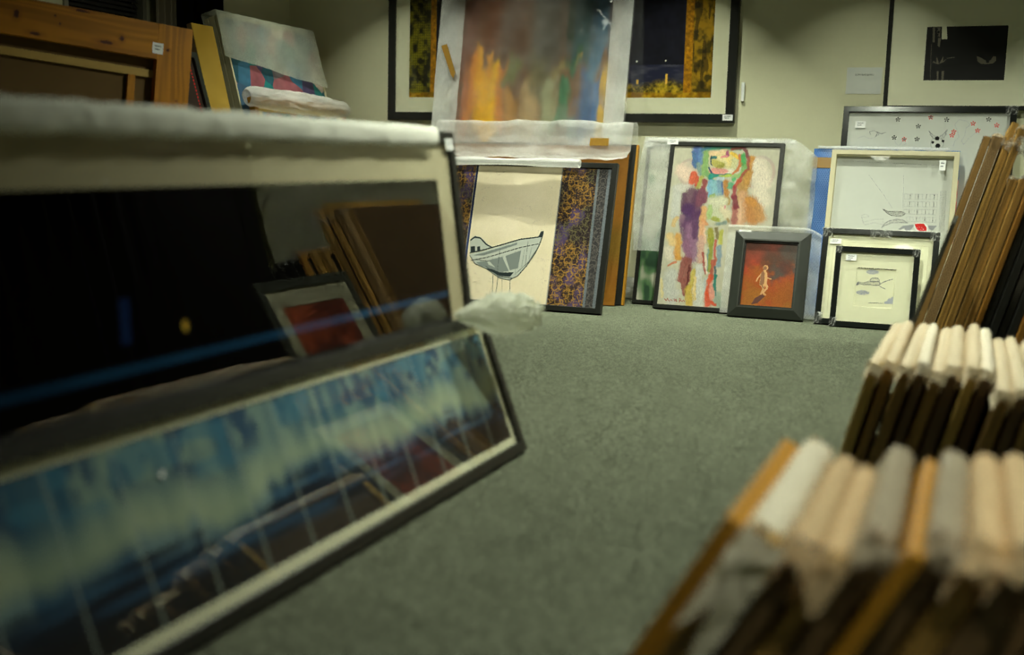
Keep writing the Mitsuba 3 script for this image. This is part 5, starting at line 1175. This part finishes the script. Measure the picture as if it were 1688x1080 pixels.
# nearest stack: (thickness across, height, wood, wrap, near y, length, what it looks like)
near_stack = [
    (0.032, 0.380, "wood_orange", None, 1.395, 0.47, "bare orange wooden frame at the left end of the nearest stack"),
    (0.044, 0.384, "wood_brown", "wrap_soft", 1.345, 0.53, "thick picture in white foam wrap, second from the left in the nearest stack"),
    (0.030, 0.372, "wood_dark", "wrap_tan", 1.37, 0.48, "tan-wrapped picture beside the white one in the nearest stack, third from the left"),
    (0.026, 0.358, "wood_brown", "wrap_tan", 1.36, 0.47, "tan-wrapped picture, fourth from the left in the nearest stack"),
    (0.036, 0.378, "wood_dark", "wrap_grey", 1.385, 0.50, "grey-filmed picture left of the inner orange frame, fifth in the nearest stack"),
    (0.019, 0.372, "wood_orange", None, 1.36, 0.49, "orange wooden frame in the middle of the nearest stack, sixth from the left"),
    (0.036, 0.380, "wood_dark", "wrap_grey", 1.40, 0.47, "grey-filmed picture right of the inner orange frame, seventh in the nearest stack"),
    (0.032, 0.384, "wood_brown", "wrap_tan", 1.395, 0.47, "tan-wrapped picture, eighth from the left in the nearest stack"),
    (0.036, 0.386, "wood_dark", "wrap_tan", 1.385, 0.48, "broad tan-wrapped picture, ninth from the left in the nearest stack"),
    (0.042, 0.396, "wood_dark", "wrap_grey", 1.45, 0.45, "tall grey-filmed picture near the right edge, tenth in the nearest stack"),
    (0.036, 0.392, "wood_brown", "wrap_tan", 1.42, 0.48, "tan-wrapped picture at the photo's right edge, eleventh from the left in the nearest stack"),
    (0.036, 0.392, "wood_dark", "wrap_tan", 1.41, 0.48, "tan-wrapped picture, twelfth from the left in the nearest stack"),
]
x = -0.466
jit = np.random.default_rng(11)
for i, (th, H, wood, wrap, y, L, what) in enumerate(near_stack):
    lean = 30.0 - 0.35 * i
    slab(what, x, y + jit.uniform(-0.012, 0.012), L, H + 0.030 + jit.uniform(-0.006, 0.006), th, lean, wood, "pictures in the nearest stack", jit.uniform(-0.5, 0.5), wrap, 0.055 if wrap else 0, 100 + i, 0.007, 0.012, 0.030, 0.0, "back_board", 0.16 if i == 1 else (0.035, 0.05, 0.03, 0.06)[i % 4])
    x += (th + 0.004 + (0.004 if wrap else 0)) / math.cos(math.radians(lean))

# middle stack
x = -0.293
woods = ["wood_olive", "wood_brown", "wood_brown", "wood_dark", "wood_brown", "wood_dark", "wood_olive", "wood_dark", "wood_brown", "wood_dark", "wood_brown", "wood_dark", "wood_brown"]
for i in range(13):
    th = [0.026, 0.024, 0.027, 0.023, 0.026, 0.029, 0.024, 0.026, 0.028, 0.024, 0.027, 0.026, 0.025][i]
    H = 0.361 + [0.0, 0.006, 0.003, 0.008, -0.004, 0.002, 0.010, 0.006, -0.018, -0.012, -0.008, -0.012, -0.01][i]
    y = 2.80 + [0.0, 0.02, -0.01, 0.015, 0.0, 0.02, -0.01, 0.01, -0.10, -0.09, -0.11, -0.09, -0.1][i]
    L = 0.82 + [0.0, 0.02, 0.05, -0.03, 0.04, 0.0, 0.03, -0.02, 0.08, 0.1, 0.06, 0.1, 0.08][i]
    lab = ("leftmost picture of the middle stack, behind the nearest stack, pale wrap on its top" if i == 0 else f"pale-wrapped brown wooden picture in the middle stack, {ORD[i]} from the left")
    slab(lab, x, y, L, H + jit.uniform(-0.004, 0.004), th, 14.4 + jit.uniform(-0.5, 0.5), woods[i], "pictures in the middle stack", jit.uniform(-0.4, 0.4), "wrap_beige" if i % 4 != 3 else "wrap_soft", 0.035, 140 + i, 0.006, 0.012, 0.018, 0.0, "back_board", 0.022)
    x += (th + 0.009) / math.cos(math.radians(14.4))

# far stack of tall pictures
lean3 = 15.0
c3 = math.cos(math.radians(lean3))
x = -0.245
far_stack = [
    (0.024, 0.985, "card_plain", None, 4.42, "tall brown cardboard-faced picture, left of the far stack"),
    (0.036, 0.980, "card_bubbled", "wrap_clear", 4.42, "tall picture wrapped in brown-looking bubble wrap, second from the left in the far stack"),
    (0.024, 1.035, "wood_brown", None, 4.44, "tallest brown wooden picture of the far stack, third from the left"),
    (0.028, 1.010, "wood_brown", "wrap_clear", 4.44, "tall brown picture with loose film on top, fourth from the left in the far stack"),
    (0.027, 0.820, "wood_brown", "wrap_clear", 4.42, "shorter brown picture, fifth from the left in the far stack"),
    (0.026, 0.822, "wood_brown", None, 4.43, "shorter brown picture, sixth from the left in the far stack"),
    (0.018, 0.825, "wood_rust", "wrap_clear", 4.41, "orange-brown wooden picture beside the black ones, seventh from the left in the far stack"),
    (0.026, 0.790, "frame_black", None, 4.43, "black-framed picture, first of the black ones in the far stack"),
    (0.027, 0.800, "frame_black", "wrap_clear", 4.41, "black-framed picture in film, second of the black ones in the far stack"),
    (0.026, 0.795, "frame_black_gloss", "wrap_clear", 4.42, "black-framed picture in film, third of the black ones in the far stack"),
    (0.026, 0.800, "frame_black", None, 4.40, "black-framed picture, fourth of the black ones in the far stack"),
    (0.022, 0.700, "wood_rust", None, 4.38, "orange-brown wooden picture right of the black ones in the far stack"),
    (0.028, 0.780, "frame_black", None, 4.40, "rightmost black-framed picture of the far stack"),
]
for i, (th, H, wood, wrap, y, what) in enumerate(far_stack):
    t = against_right("stored_picture", what, "framed picture", x, y + max(0, 6 - i) * 0.045, 0.98, H, th, lean3, 0.0, "tall pictures in the far stack")
    c = 0.003
    fmz = frame_mesh(0.98, H, [(0, 0), (0, th - c), (c, th), (0.035, th), (0.040, th - c), (0.040, th * 0.45), (0.036, th * 0.4), (0.036, 0)])
    t.add("frame", fmz, wood, uv=np.column_stack([fmz.vertices[:, 2] + 0.61 * i, fmz.vertices[:, 1] + fmz.vertices[:, 0]]))
    t.add("back_panel", boxm(0.034, 0.946, 0.034, H - 0.034, 0.002, th * 0.45), "back_board")
    if i in (0, 1):
        t.add("cardboard", boxm(0.002, 0.978, 0.002, H - 0.002, th, th + 0.003), "card_dark" if i == 0 else "card_bubbled")
    if wrap:
        def P(a, b):
            ang = math.pi * (1.5 * b - 0.25)
            q = crumple(np.column_stack([a, b * 0.2, a * 0 + i]), 0.010, 9.0, 200 + i)
            u = -0.01 + 1.012 * a
            return xf(np.column_stack([u + 0.01 * np.sin(9 * b) * (a > 0.9), H - 0.008 + (0.018 + q) * np.sin(ang), th / 2 + (th * 0.62 + np.abs(q)) * np.cos(ang)]), t.M)
        m, uv = grid_sheet(P, 90, 22, 1.0, 0.1)
        put(t.key + "__film", m, "film_glint", True, uv)
    x += (th + 0.004 + (0.003 if i < 2 else 0)) / c3
# crumpled film at the far stack's right shoulder
k = scrap("bubble_wrap", "tuft of crumpled film at the right shoulder of the tall far stack", (0.135, 4.62, 0.925), (0.05, 0.06, 0.04), "film_glint", 9, 0.8)

# the picture whose face the panoramas mirror: leans on the left face of the far stack, seen edge-on
rp_ = against_right("red_print", "red-brown print seen edge-on at the far stack's left and mirrored in the panoramas", "framed picture", -0.262, 3.68, 0.70, 0.690, 0.012, 16.6)
rp_.add("frame", frame_mesh(rp_.W, rp_.H, prof_flat(0.042, 0.012, 0.003)), "frame_charcoal")
rp_.add("mat", frame_mesh(rp_.W, rp_.H, [(0.0385, 0.003), (0.0385, 0.006), (0.118, 0.006), (0.120, 0.003)]), "mat_dim", label="pale mat")
rp_.picture("print", 0.116, rp_.W - 0.116, 0.116, rp_.H - 0.116, 0.004, "art_redprint", "red-brown print")
rp_.add("back_panel", boxm(0.03, rp_.W - 0.03, 0.03, rp_.H - 0.03, 0.0005, 0.0025), "back_board")
